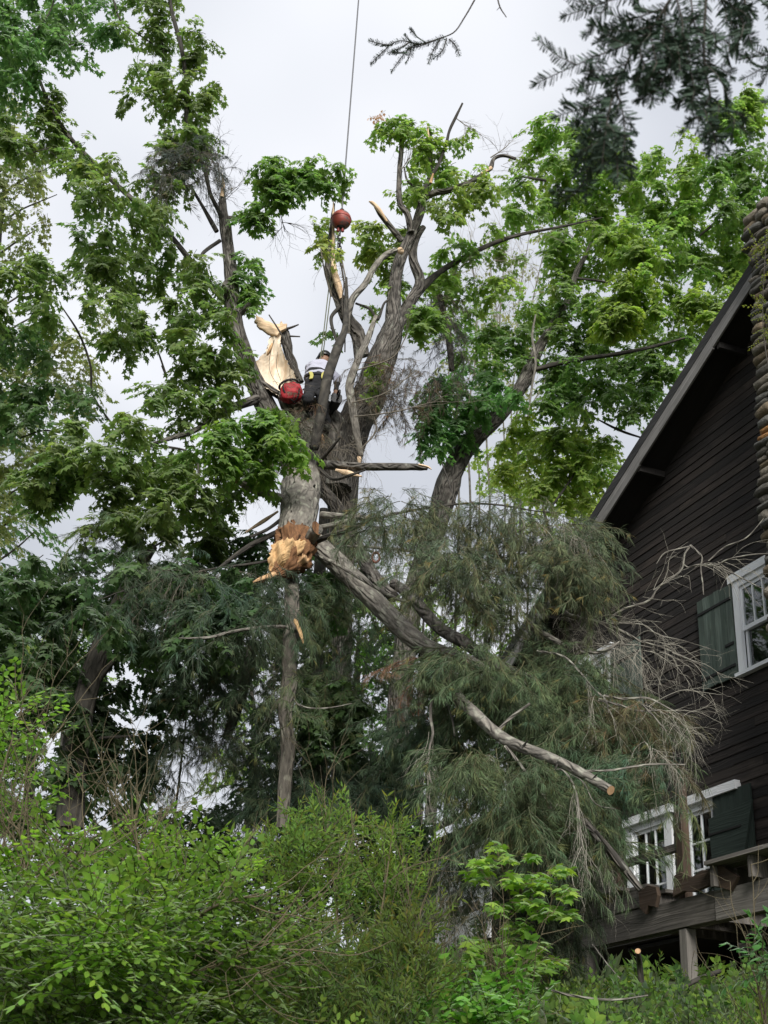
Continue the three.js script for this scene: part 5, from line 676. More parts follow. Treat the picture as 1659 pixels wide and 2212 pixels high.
  bg('light green tree left of the mottled trunk', [540, 1600], 24, [[[470, 1400], [610, 1380], [615, 1560], [590, 1680], [470, 1740], [430, 1680], [490, 1560]]], { col: [0.16, 0.24, 0.05], drop: 0.35, holes: [[420, 1660, 28], [500, 1700, 14]] });
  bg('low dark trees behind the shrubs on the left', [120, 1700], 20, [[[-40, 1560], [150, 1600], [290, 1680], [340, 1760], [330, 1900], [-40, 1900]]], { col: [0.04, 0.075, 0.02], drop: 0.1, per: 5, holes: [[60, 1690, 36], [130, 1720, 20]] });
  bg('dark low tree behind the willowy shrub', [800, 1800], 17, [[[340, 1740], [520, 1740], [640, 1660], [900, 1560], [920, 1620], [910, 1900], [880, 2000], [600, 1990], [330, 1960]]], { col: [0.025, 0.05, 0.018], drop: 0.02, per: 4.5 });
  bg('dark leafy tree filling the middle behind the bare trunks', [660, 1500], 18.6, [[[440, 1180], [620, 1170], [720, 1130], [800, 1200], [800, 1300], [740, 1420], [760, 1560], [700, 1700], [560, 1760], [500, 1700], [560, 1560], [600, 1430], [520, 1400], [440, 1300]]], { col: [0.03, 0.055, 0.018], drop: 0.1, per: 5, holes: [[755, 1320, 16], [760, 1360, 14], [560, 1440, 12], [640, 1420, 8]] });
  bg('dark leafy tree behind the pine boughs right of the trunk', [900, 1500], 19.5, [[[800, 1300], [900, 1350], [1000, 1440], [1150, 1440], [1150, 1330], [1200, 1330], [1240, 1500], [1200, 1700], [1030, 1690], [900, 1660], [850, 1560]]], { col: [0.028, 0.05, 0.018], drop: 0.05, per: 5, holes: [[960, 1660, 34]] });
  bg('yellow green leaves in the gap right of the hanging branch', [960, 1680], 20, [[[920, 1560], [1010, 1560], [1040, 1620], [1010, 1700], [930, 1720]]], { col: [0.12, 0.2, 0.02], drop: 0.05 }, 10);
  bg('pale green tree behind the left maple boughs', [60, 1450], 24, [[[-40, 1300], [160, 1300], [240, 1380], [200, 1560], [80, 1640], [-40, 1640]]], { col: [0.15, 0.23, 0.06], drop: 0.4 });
  // woods to the left, out of the frame, which the window panes mirror
  for (const [x, z, l] of [[-13, -20, 'large maple left of the picture facing the house windows'], [-16, -12, 'tall maple left of the picture beside the lawn edge'], [-12, -28, 'maple far left behind the pale maple']]) {
    const t = thing('background_tree', l, 'tree', V(x, ground(x, z), z)), b = V(x, ground(x, z), z); part('trunk', limbGeo([{ p: b, r: 0.35 }, { p: b.clone().add(V(0.3, 6, 0)), r: 0.28 }, { p: b.clone().add(V(0, 14, 0.3)), r: 0.1 }]), M.maple, t);
    const f = new Foliage(SPR.mapleFar, M.leaf); for (let i = 0; i < 900; i++) { const a = R(0, 6.28), e = R(-1, 1), q = Math.cbrt(rnd()) * 4.2, c = Math.sqrt(1 - e * e), o = V(Math.cos(a) * c * q, e * q * 1.5, Math.sin(a) * c * q); f.add(b.clone().add(V(0, 9, 0)).add(o), V(o.x + G(), -0.4, o.z + G()), V(0, 1, 0.2), 2, colour([0.1, 0.22, 0.05])); } f.build('crown', t);
  }
}

{ // climbing vine on the chimney
  seed(31);
  const t = thing('climbing_vine', 'small yellow green vine creeping over the stone chimney', 'vine', hp(2.6, 3, 0.8));
  part('stem', limb([[1664, 820, 13.55, 2], [1652, 740, 13.55, 3], [1648, 690, 13.55, 2], [1650, 600, 13.55, 2], [1655, 530, 13.55, 2]], { rough: 0 }), M.twigDark, t);
  const f = new Foliage(SPR.elm, M.leaf), fl = (p) => fill(f, p, { hd: 13.55, dh: 0.12, sp: 12, per: 2.5, drop: 0.15, size: 0.8, mode: 'flat', col: [0.13, 0.15, 0.025] });
  fl([[1628, 520], [1670, 505], [1670, 540], [1630, 545]]); fl([[1622, 670], [1670, 650], [1670, 690], [1630, 690]]); fl([[1640, 700], [1670, 690], [1670, 750], [1635, 745]]); fl([[1640, 590], [1670, 570], [1670, 600], [1645, 605]]); f.build('leaves', t);
}
// ── shrubs in front
function shrub(name, label, base, hd, stems, polys, set, o, m = M.stem) {
  const t = thing(name, label, 'shrub', foot(base, 2200, hd)); for (const s of stems) part('stem', limb(s, { rough: 0.02 }), m, t);
  const tw = []; for (const s of stems) twigsAlong(tw, s, 10, 0.5, 0.004, 2, { droop: -0.2 }); stuff(part('twig', tw, m, t));
  const f = new Foliage(set, M.leaf); for (const [p, q] of polys) fill(f, p, { hd, dh: 0.6, mode: 'flat', sp: 30, per: 8, drop: 0.12, ...o, ...q }); f.build('foliage', t); return t;
}
seed(32);
shrub('leafy_shrub', 'wide light green shrub with small oval leaves at the lower left', 300, 6.2, [[[270, 2330, 6.2, 14], [300, 2200, 6.2, 11], [350, 2060, 6.1, 9], [380, 2020, 6, 8], [460, 1960, 5.9, 6], [560, 1930, 5.8, 3]], [[350, 2055, 6.1, 7], [345, 1960, 6.2, 6], [310, 1860, 6.3, 5], [270, 1760, 6.3, 3]], [[260, 2025, 6.3, 7], [240, 1950, 6.3, 6], [190, 1870, 6.3, 5], [100, 1800, 6.3, 3]], [[-30, 1980, 6.2, 6], [60, 1920, 6.2, 6], [150, 1870, 6.2, 4]], [[380, 2110, 6, 5], [480, 2080, 5.9, 5], [600, 2030, 5.8, 3]], [[60, 1930, 6.3, 5], [50, 1850, 6.3, 4], [40, 1780, 6.3, 3]], [[300, 1860, 6.3, 4], [290, 1760, 6.3, 3]]],
  [[[[-60, 1880], [60, 1840], [130, 1860], [150, 1830], [200, 1850], [235, 1790], [262, 1830], [340, 1820], [390, 1810], [410, 1850], [500, 1880], [530, 1850], [560, 1870], [605, 1880], [600, 1880], [520, 1920], [440, 1960], [350, 1960], [200, 1900], [60, 1930], [-60, 1950]], { hd: 6.4, holes: [[60, 1760, 26], [330, 1720, 14]] }], [[[-60, 1960], [120, 1900], [330, 1960], [480, 1930], [560, 1960], [530, 2000], [700, 1985], [690, 2005], [600, 2060], [560, 2130], [540, 2290], [-60, 2290]], { hd: 5.9, holes: [[130, 2010, 34], [220, 1990, 20], [330, 2040, 22]], drop: 0.2, col: [0.08, 0.14, 0.015] }], [[[130, 2060], [190, 1960], [230, 2040], [340, 2040], [300, 2100], [140, 2110]], { hd: 5.3, dh: 0.2, drop: 0 }]],
  SPR.elm, { col: [0.115, 0.205, 0.018], sp: 26, per: 6 });
shrub('leafy_shrub', 'yellow green shrub at the left edge below the pale maple', -40, 7, [[[-60, 2300, 7, 10], [-40, 1900, 7, 8], [10, 1650, 7, 5], [40, 1560, 7, 2]], [[-50, 2000, 7, 6], [30, 1750, 6.9, 4], [80, 1590, 6.8, 2]]],
  [[[[-60, 1540], [30, 1510], [55, 1500], [65, 1550], [30, 1610], [50, 1670], [30, 1740], [70, 1740], [90, 1760], [50, 1780], [20, 1800], [-60, 1810]], { hd: 7, holes: [[110, 1590, 22], [30, 1720, 18]], drop: 0.3 }]], SPR.elm, { col: [0.12, 0.22, 0.02], sp: 26, per: 6, size: 1.1 });
shrub('willowy_shrub', 'olive shrub with narrow bronze tipped leaves in the middle foreground', 740, 8, [[[740, 2330, 8, 8], [735, 2100, 8, 6], [720, 1900, 8, 4], [700, 1720, 8, 2]], [[760, 2330, 8, 8], [800, 2100, 8, 6], [830, 1930, 8, 4], [850, 1780, 8, 2]], [[700, 2330, 8, 7], [640, 2080, 8, 5], [600, 1880, 8, 3]], [[820, 2330, 7.8, 7], [880, 2150, 7.8, 5], [910, 1960, 7.8, 3]]],
  [[[[530, 1900], [560, 1820], [590, 1840], [625, 1760], [650, 1800], [680, 1740], [700, 1710], [725, 1780], [760, 1760], [790, 1810], [830, 1770], [860, 1790], [880, 1840], [915, 1850], [935, 1890], [930, 1910], [900, 1960], [840, 2040], [760, 1990], [690, 2000], [610, 1960], [560, 1900]], { hd: 8.2 }], [[[560, 2040], [700, 2010], [850, 2030], [930, 1960], [950, 2010], [960, 2090], [930, 2160], [900, 2290], [520, 2290], [520, 2140]], { hd: 7.6, col: [0.065, 0.1, 0.015], drop: 0.25 }]], SPR.willow, { col: C.willow, mode: 'up', sp: 30, per: 5, drop: 0.2, warm: 0.14 });
shrub('leafy_shrub', 'small bright leafy shrub under the maple sapling', 1080, 7.8, [[[1090, 2330, 7.8, 6], [1085, 2200, 7.8, 4], [1070, 2100, 7.8, 2]], [[1110, 2330, 7.8, 6], [1120, 2200, 7.8, 4], [1115, 2080, 7.8, 2]], [[990, 2330, 7.8, 5], [960, 2200, 7.8, 3], [945, 2110, 7.8, 2]]],
  [[[[930, 2150], [950, 2130], [975, 2160], [1000, 2190], [1040, 2120], [1070, 2140], [1100, 2110], [1125, 2140], [1120, 2190], [1160, 2200], [1130, 2230], [1000, 2290], [930, 2290], [900, 2200]], { hd: 7.8, dh: 0.4 }]], SPR.fleshy, { col: [0.09, 0.2, 0.02], sp: 26, per: 4 });
shrub('leafy_shrub', 'broad leaved bush at the lower right corner', 1650, 7, [[[1660, 2330, 7, 6], [1655, 2200, 7, 5], [1625, 2090, 7, 3]], [[1670, 2330, 7, 6], [1680, 2180, 7, 4], [1690, 2070, 7, 2]]], [[[[1590, 2085], [1605, 2050], [1625, 2070], [1660, 2055], [1720, 2050], [1720, 2130], [1640, 2140], [1600, 2120]], { hd: 7, dh: 0.3, drop: 0 }]], SPR.fleshy, { col: [0.05, 0.13, 0.03], sp: 26, per: 1.3, size: 0.9 });
{ // maple sapling with leaves one by one
  seed(33);
  const t = thing('maple_sapling', 'bright lime green maple sapling in front of the deck', 'sapling', foot(1140, 2200, 9));
  const stems = [[[1135, 2300, 9, 7], [1130, 2150, 9, 6], [1125, 2030, 9, 5], [1100, 1930, 9, 4], [1072, 1830, 9, 2]], [[1128, 2080, 9, 4], [1170, 1990, 8.9, 3], [1215, 1900, 8.8, 2]], [[1128, 2030, 9, 3], [1145, 1940, 9, 3], [1152, 1850, 9, 2]], [[1126, 2060, 9, 3], [1070, 2050, 8.8, 3], [1015, 2050, 8.7, 2]], [[1130, 2090, 9, 3], [1190, 2070, 8.8, 2], [1230, 2090, 8.7, 2]]];
  for (const s of stems) part('stem', limb(s, { rough: 0 }), M.stem, t);
  const geos = [0, 1, 2, 3, 4, 5].map(() => { const g = leafShape(MAPLE, { fold: R(0.05, 0.3), curl: R(0.1, 0.4), jag: 0.05 }); g.computeVertexNormals(); return g; });
  const mats = [[0.19, 0.38, 0.03], [0.23, 0.42, 0.03], [0.15, 0.33, 0.04], [0.27, 0.43, 0.03]].map((c) => new THREE.MeshPhysicalMaterial({ color: lin(...c), roughness: 1, transmission: 0.5, thickness: 0, side: THREE.DoubleSide, specularIntensity: 0.4 }));
  const inv = t.matrixWorld.clone().invert(), pet = []; let made = 0; const extra = new Foliage([tint(geos[0].clone(), [1, 1, 1])], M.leaf);
  const clumps = [[1040, 1865, 32, 16], [1075, 1830, 16, 5], [1095, 1855, 18, 6], [1030, 1895, 26, 9], [1110, 1900, 30, 14], [1150, 1850, 14, 6], [1165, 1905, 34, 18], [1215, 1880, 24, 10], [1225, 1930, 26, 14], [1130, 1945, 34, 16], [1075, 1960, 30, 10], [1185, 1970, 30, 14], [1230, 1975, 18, 8], [1120, 2000, 30, 12], [1035, 2040, 32, 14], [1090, 2045, 34, 16], [1150, 2050, 36, 18], [1020, 2060, 18, 8], [1195, 2080, 30, 14], [1130, 2090, 36, 12]];
  for (const [x, y, r, n] of clumps) for (let i = 0; i < n * 3.4; i++) {
    const px = x + G() * r * 0.8, py = y + G() * r * 0.5, p = at(px, py, 8.9 + G() * 0.35), az = R(0, 6.28), d = V(Math.sin(az), R(-0.5, 0.05), Math.cos(az)).normalize(), up = V(G() * 0.4, 1, 0.3 + G() * 0.4), s = R(0.05, 0.092), z = d, xx = up.cross(z).normalize(), yy = z.clone().cross(xx);
    const mx = new THREE.Matrix4().makeBasis(xx.clone().multiplyScalar(s), yy.clone().multiplyScalar(s), z.clone().multiplyScalar(s)).setPosition(p);
    pet.push(thin([p.clone().addScaledVector(d, -0.07).add(V(0, -0.02, 0)), p], 0.0015, 0.0012, 3));
    if (rnd() > 0.55 || made >= 298) { extra.m[0].push(mx); extra.c[0].push(pick(mats).color); continue; } made++;
    const o = shadows(new THREE.Mesh(pick(geos), pick(mats))); o.name = numbered('leaf'); o.applyMatrix4(inv.clone().multiply(new THREE.Matrix4().makeBasis(xx.multiplyScalar(s), yy.multiplyScalar(s), z.clone().multiplyScalar(s)).setPosition(p))); t.add(o);
  }
  extra.build('leaves', t);
  stuff(part('leaf_stalk', pet, M.stem, t));
}
{ // ferns and ground cover
  seed(34);
  const frond = (L) => { const o = [], a = [], n = 12; for (let i = 0; i <= n; i++) { const k = i / n; a.push(V(0, L * 0.85 * k - 0.35 * L * k * k, L * 0.7 * k)); } o.push(rod(a, 0.004, [0.7, 0.8, 0.4])); for (let i = 2; i <= n; i++) for (const s of [1, -1]) o.push(tint(place(leafShape(LANCE, { fold: 0.2, curl: 0.2 }), a[i], V(s, -0.1, 0.35), Y, L * 0.3 * Math.sin(Math.PI * Math.min(1, 0.2 + i / n * 0.8)) + 0.02), jit([0.055, 0.13, 0.03]))); return done(o); };
  for (const [x, y, h, l] of [[1290, 2150, 8.6, 'fern beside the deck shadow below the sapling'], [1240, 2175, 8.3, 'low fern left of the deck shadow'], [1420, 2190, 8.4, 'fern in the undergrowth in front of the deck post']]) { const b = foot(x, y, h), t = thing('fern', l, 'fern', b); for (let i = 0; i < 7; i++) { const g = frond(R(0.35, 0.55)); g.rotateY(i / 7 * 6.28 + R(-0.3, 0.3)); g.translate(b.x, b.y, b.z); part('frond', g, M.leaf, t); } }
  const gc = thing('ground_cover', 'low green undergrowth on the slope below the deck', 'undergrowth'); gc.userData.kind = 'stuff';
  const f1 = new Foliage(SPR.fleshy, M.leaf), f2 = new Foliage(SPR.willow, M.leaf), f3 = new Foliage(SPR.grass, M.leaf), f4 = new Foliage(SPR.elm, M.leaf);
  for (let i = 0; i < 3000; i++) { const az = R(-0.45, 0.55), r = Math.sqrt(R(5.5 ** 2, 13.4 ** 2)), x = Math.sin(az) * r, z = -Math.cos(az) * r, patch = noise(x * 0.8, z * 0.8, 3), y = ground(x, z); if (r > 11 && rnd() < 0.75) continue; if (r < 7.5 && az > 0.05) continue; const f = patch > 0.25 ? f1 : patch > -0.1 ? f4 : patch > -0.3 ? f2 : f3, col = colour(pick([[0.16, 0.3, 0.03], [0.12, 0.23, 0.04], [0.22, 0.36, 0.05], [0.14, 0.2, 0.08]]), 0.2); const n = f === f3 ? 1 : 3; for (let k = 0; k < n; k++) f.add(V(x + G() * 0.1, y + R(0, f === f3 ? 0.02 : az > 0.12 ? 0.14 : 0.28), z + G() * 0.1), V(G() * 0.7, R(0.3, 1), G() * 0.7), V(G(), 0.6, G()), R(0.7, 1.2), col); }
  f1.build('leaves', gc); f2.build('leaves', gc); f3.build('grass', gc); f4.build('leaves', gc);
  const st = thing('stump', 'short sawn stump in the dark under the deck', 'stump', foot(1385, 2110, 10.5)); const sp = [[1386, 2130, 10.5, 14], [1382, 2085, 10.4, 13], [1378, 2055, 10.2, 12]]; part('trunk', limb(sp), M.dark, st); cutEnd(sp, M.cut, st);
  for (const [s, l] of [[[[1280, 2040, 10.5, 3], [1310, 2080, 10.3, 3], [1340, 2115, 10.1, 2]], 'thin grey stick leaning under the deck beam'], [[[1180, 2135, 8.6, 5], [1230, 2150, 8.5, 6], [1330, 2160, 8.4, 5], [1400, 2150, 8.4, 3]], 'pale fallen stick lying in the undergrowth'], [[[925, 2120, 8, 8], [945, 2150, 7.9, 7], [985, 2185, 7.8, 5], [1010, 2195, 7.8, 3]], 'grey bent stick beside the willowy shrub'], [[[1470, 2138, 10.5, 9], [1500, 2120, 10.6, 11], [1555, 2098, 10.8, 10]], 'mossy plank end lying right of the deck post']]) { const t = thing('stick', l, 'stick', at(...s[0].slice(0, 3))); part('wood', limb(s), s[0][3] > 8 ? M.dark : M.pine, t); }
}
{ // fir boughs hanging close to the camera
  seed(35);
  const bough = (name, label, main, sprays, hd, nl, nd) => {
    const t = thing(name, label, 'fir bough', at(main[0][0], main[0][1], hd)), st = [], pos = [], col = [];
    const needle = (p, d, l) => { const s = d.clone().cross(V(G(), G(), G())).normalize().multiplyScalar(l * 0.06), b = p.clone().addScaledVector(d, l * 0.15), tip = p.clone().addScaledVector(d, l), q = [p, b.clone().add(s), tip, p, tip, b.clone().sub(s)], c = jit([0.035, 0.068, 0.04], 0.3); const e1 = p.clone().addScaledVector(d, l * 0.85); q.splice(3, 0, b.clone().add(s), e1.clone().add(s), tip); q.push(b.clone().sub(s), tip, e1.clone().sub(s)); for (const v of q) { pos.push(v.x, v.y, v.z); col.push(...c); } };
    const axis = (spec, dress) => {
      const q = pts(spec.map(([x, y, h, w]) => [x, y, h ?? hd, w ?? 4])); st.push(limbGeo(q, { rough: 0.03, step: 0.02 })); if (!dress) return;
      const c = new THREE.CatmullRomCurve3(q.map((x) => x.p)), len = c.getLength(), n = Math.ceil(len * nd);
      for (let i = 0; i < n; i++) { const k = i / n, p = c.getPoint(k), tan = c.getTangent(k), side = tan.clone().cross(Y).normalize(), sg = i % 2 ? 1 : -1, l = nl * R(0.75, 1.1) * (k > 0.9 ? 0.75 : 1); needle(p, side.multiplyScalar(sg).addScaledVector(tan, R(0.35, 0.65)).add(V(0, R(-0.2, 0.15), 0)).normalize(), l); if (i % 6 === 0) needle(p, tan.clone().multiplyScalar(0.7).add(V(G() * 0.5, 0.6, G() * 0.5)).normalize(), l * 0.7); }
      for (let i = 0; i < 14; i++) needle(c.getPoint(R(0.94, 1)), c.getTangent(1).add(V(G(), G(), G()).multiplyScalar(0.7)).normalize(), nl * 0.6);
    };
    axis(main, false);
    for (const s of sprays) {
      axis(s, true); const n = s.length, [ax, ay, ah] = s[0], [bx, by] = s[n - 1], L = Math.hypot(bx - ax, by - ay); if (L < 70) continue;
      for (const [k, sg] of [[0.2, 1], [0.38, -1], [0.58, 1]]) { const i = Math.floor(k * (n - 1)), f = k * (n - 1) - i, x = s[i][0] + (s[i + 1][0] - s[i][0]) * f, y = s[i][1] + (s[i + 1][1] - s[i][1]) * f, a = Math.atan2(s[i + 1][1] - s[i][1], s[i + 1][0] - s[i][0]) + sg * R(0.6, 0.95), l = L * R(0.25, 0.4), h = ah + R(-0.06, 0.06); axis([[x, y, ah, 3], [x + Math.cos(a) * l * 0.5, y + Math.sin(a) * l * 0.5, h, 2], [x + Math.cos(a + 0.15) * l, y + Math.sin(a + 0.15) * l + 4, h, 1.5]], true); }
    }
    part('branch', st, M.twigDark, t); const g = new THREE.BufferGeometry(); g.setAttribute('position', new THREE.Float32BufferAttribute(pos, 3)); g.setAttribute('color', new THREE.Float32BufferAttribute(col, 3)); g.setIndex([...Array(pos.length / 3).keys()]); g.computeVertexNormals(); stuff(part('needles', g, M.needle, t));
  };
  const sp = (a, h, w = 4) => a.map(([x, y], i) => [x, y, h + i * 0.01, w * (1 - 0.5 * i / (a.length - 1))]);
  bough('fir_bough', 'blurred dark fir bough hanging across the top right corner', sp([[1520, -160], [1480, -60], [1447, 0], [1401, 71], [1365, 113], [1334, 188], [1302, 230]], 1.7, 9), [
    sp([[1447, 0], [1401, 71], [1365, 113], [1334, 188], [1302, 230]], 1.7), sp([[1420, -20], [1320, 0], [1270, 18], [1217, 35]], 1.72), sp([[1400, 72], [1355, 96], [1291, 120], [1241, 142], [1190, 165], [1156, 182]], 1.68), sp([[1350, 150], [1341, 166], [1290, 180], [1234, 191]], 1.7), sp([[1326, 205], [1280, 228], [1240, 240], [1199, 251]], 1.7), sp([[1322, 212], [1312, 260], [1305, 310], [1300, 360]], 1.66), sp([[1330, 190], [1345, 240], [1350, 300], [1345, 330]], 1.72), sp([[1319, 220], [1280, 258], [1249, 294]], 1.7), sp([[1401, 71], [1340, 80], [1290, 92]], 1.74), sp([[1430, 20], [1370, 40], [1310, 64]], 1.68), sp([[1380, 110], [1400, 160], [1405, 190], [1408, 222]], 1.7), sp([[1460, -10], [1475, 60], [1460, 130], [1440, 180]], 1.72), sp([[1440, 10], [1430, 80], [1425, 150], [1390, 200]], 1.75), sp([[1470, 90], [1490, 150], [1500, 190], [1495, 230]], 1.74), sp([[1455, 120], [1420, 190], [1385, 215]], 1.71),
    sp([[1300, 340], [1270, 380], [1240, 420], [1205, 440]], 1.9), sp([[1345, 320], [1350, 360], [1340, 400]], 1.85), sp([[1310, 260], [1290, 330], [1262, 380]], 1.8), sp([[1305, 250], [1330, 320], [1335, 390]], 1.75), sp([[1300, 280], [1270, 320], [1262, 350]], 1.7), sp([[1420, 40], [1460, 90], [1470, 160]], 1.72), sp([[1400, 40], [1415, 120], [1440, 200]], 1.7)], 1.7, 0.024, 430);
  bough('fir_bough', 'second blurred fir bough hanging right of the first one', sp([[1535, -150], [1528, -60], [1525, 0], [1521, 80], [1522, 142], [1535, 212], [1534, 270], [1530, 335]], 1.8, 8), [
    sp([[1525, 0], [1521, 80], [1522, 142], [1535, 212], [1534, 270], [1530, 335]], 1.8), sp([[1525, -20], [1580, 10], [1615, 70], [1625, 100]], 1.8), sp([[1522, 60], [1570, 90], [1600, 120]], 1.82), sp([[1520, 20], [1480, 70], [1470, 120]], 1.83), sp([[1560, 0], [1600, 30], [1622, 90]], 1.85), sp([[1522, 130], [1560, 150], [1580, 165]], 1.8), sp([[1535, 205], [1515, 245], [1506, 280]], 1.8), sp([[1535, 210], [1580, 250], [1620, 295]], 1.82), sp([[1524, 150], [1490, 200], [1485, 230]], 1.8), sp([[1533, 260], [1545, 300], [1548, 340]], 1.8), sp([[1490, -20], [1500, 50], [1510, 110], [1500, 160]], 1.83), sp([[1600, -40], [1610, 20], [1590, 60]], 1.86)], 1.8, 0.023, 430);
  bough('fir_bough', 'fir twig tips at the right edge of the sky', sp([[1760, 60], [1720, 95], [1690, 110]], 2, 5), [sp([[1720, 95], [1659, 118], [1606, 126]], 2), sp([[1720, 120], [1659, 142], [1606, 170]], 2), sp([[1700, 0], [1660, 10], [1640, 0]], 2), sp([[1720, 200], [1670, 215], [1655, 222]], 2), sp([[1680, -30], [1665, 20], [1690, 50]], 2)], 2, 0.021, 420);
  bough('fir_bough', 'small fir spray hanging alone in the upper middle sky', sp([[1050, -50], [1025, 0], [1003, 38], [980, 70], [945, 84], [910, 95]], 3.6, 4), [sp([[960, 80], [910, 95], [860, 88], [820, 118], [801, 138]], 3.6, 3), sp([[910, 95], [890, 100], [870, 120], [845, 155]], 3.6, 3), sp([[970, 84], [985, 100], [992, 118]], 3.6, 3), sp([[950, 86], [935, 110], [925, 135]], 3.6, 3), sp([[965, 82], [955, 110], [938, 125]], 3.6, 3), sp([[930, 90], [905, 100], [880, 104]], 3.6, 3)], 3.6, 0.02, 420);
  const b2 = thing('bare_twig', 'bare forked twig tip in the sky at the top centre', 'twig', at(1080, 0, 3.6)); part('wood', [limb([[1072, -20, 3.6, 4], [1080, 15, 3.6, 3], [1094, 37, 3.6, 2]], { rough: 0 }), limb([[1080, 15, 3.6, 2], [1073, 22, 3.6, 1]], { rough: 0 })], M.twigDark, b2);
}

// ───────────────────────── torn wood, climber, gear, crane tackle
{ // peeled slab of the torn maple
  seed(41);
  const t = thing('torn_slab', 'tall pale slab of split maple wood standing left of the climber', 'split wood', at(590, 830, 15.2));
  const rows = [[715, 584, 608, 0], [727, 582, 607, 0.2], [740, 578, 606, 0.3], [757, 573, 611, 0.5], [770, 561, 616, 0.8], [780, 553, 621, 1], [790, 548, 626, 1], [804, 549, 634, 1], [815, 554, 640, 1], [824, 560, 638, 0.9], [832, 570, 632, 0.7], [842, 583, 618, 0.5], [852, 598, 630, 0.3]];
  const slabMat = S({ map: (() => { const tx = tex(256, 512, (a, b) => { const g = tile(a * 26 + tile(a * 4, b * 3, 4, 301) * 3, b * 2, 26, 302), st = smooth(0.62, 0.75, tile(a * 9 + tile(a * 3, b * 5, 3, 305) * 4, b * 1, 9, 306)), k = smooth(0.66, 0.72, tn(a, b, 6, 308, 4)); return [0.8 + 0.08 * g - 0.1 * st - 0.3 * k, 0.66 + 0.1 * g - 0.13 * st - 0.32 * k, 0.5 + 0.1 * g - 0.13 * st - 0.28 * k].map(srgb); }); tx.repeat.set(2, 1); return tx; })(), bumpMap: tex(128, 128, (a, b) => tile(a * 24, b * 2, 24, 7), false), bumpScale: 0.01 });
  part('split_face', tornSheet(rows, 15.15, 0, 1.3, 0.16, 0.035, 30, 4), slabMat, t); part('bark_back', tornSheet(rows.map(([y, l, r, b]) => [y, l - 1.5, r + 1, b]), 15.15, 0.1, 1, 0.18, 0.03), M.maple, t);
  part('bark_edge', limb([[612, 704, 15.24, 10], [616, 722, 15.26, 22], [620, 745, 15.28, 22], [624, 768, 15.3, 17], [636, 796, 15.3, 15], [650, 826, 15.3, 14]], { rough: 0.15 }), M.maple, t);
  part('torn_top', flake([[553, 680], [557, 684], [566, 684], [572, 689], [582, 690], [591, 695], [604, 696], [607, 690], [611, 697], [619, 699], [617, 708], [606, 711], [598, 719], [590, 717], [578, 714], [566, 707], [560, 706], [555, 701], [558, 697], [550, 694], [554, 688]], 15.1, 0.05, 0.06), M.freshPale, t);
  for (const s of [[[614, 712, 15.2, 7], [630, 707, 15.15, 5], [645, 701, 15.1, 3]], [[625, 726, 15.2, 4], [648, 727, 15.15, 3]], [[581, 680, 15, 3], [604, 716, 15, 4], [625, 755, 15, 5], [640, 785, 15, 5], [642, 815, 15, 6]]]) part('twig', limb(s, { rough: 0.05 }), M.twigDark, t);
  part('crack', limb([[592, 735, 15.05, 1.5], [582, 775, 15, 1.5], [584, 805, 14.95, 1], [600, 832, 14.95, 1]], { rough: 0 }), M.twigDark, t); part('crack', limb([[600, 760, 15, 1], [597, 790, 14.95, 1.2], [606, 822, 14.9, 1]], { rough: 0 }), M.twigDark, t); part('bark_edge', limb([[549, 775, 15.25, 5], [546, 795, 15.25, 8], [558, 818, 15.2, 10], [580, 836, 15.2, 12], [600, 850, 15.2, 14]], { rough: 0.3 }), M.maple, t);
  part('knot', limb([[588, 742, 15.02, 6], [584, 752, 14.98, 10], [580, 762, 15, 9], [577, 768, 15.02, 4]], { rough: 0.5 }), M.freshOrange, t);
  const tw = []; twigsAlong(tw, [[560, 820, 14.9, 1], [640, 830, 14.8, 1]], 9, 0.35, 0.003, 2); stuff(part('twig', tw, M.twig, t));
}
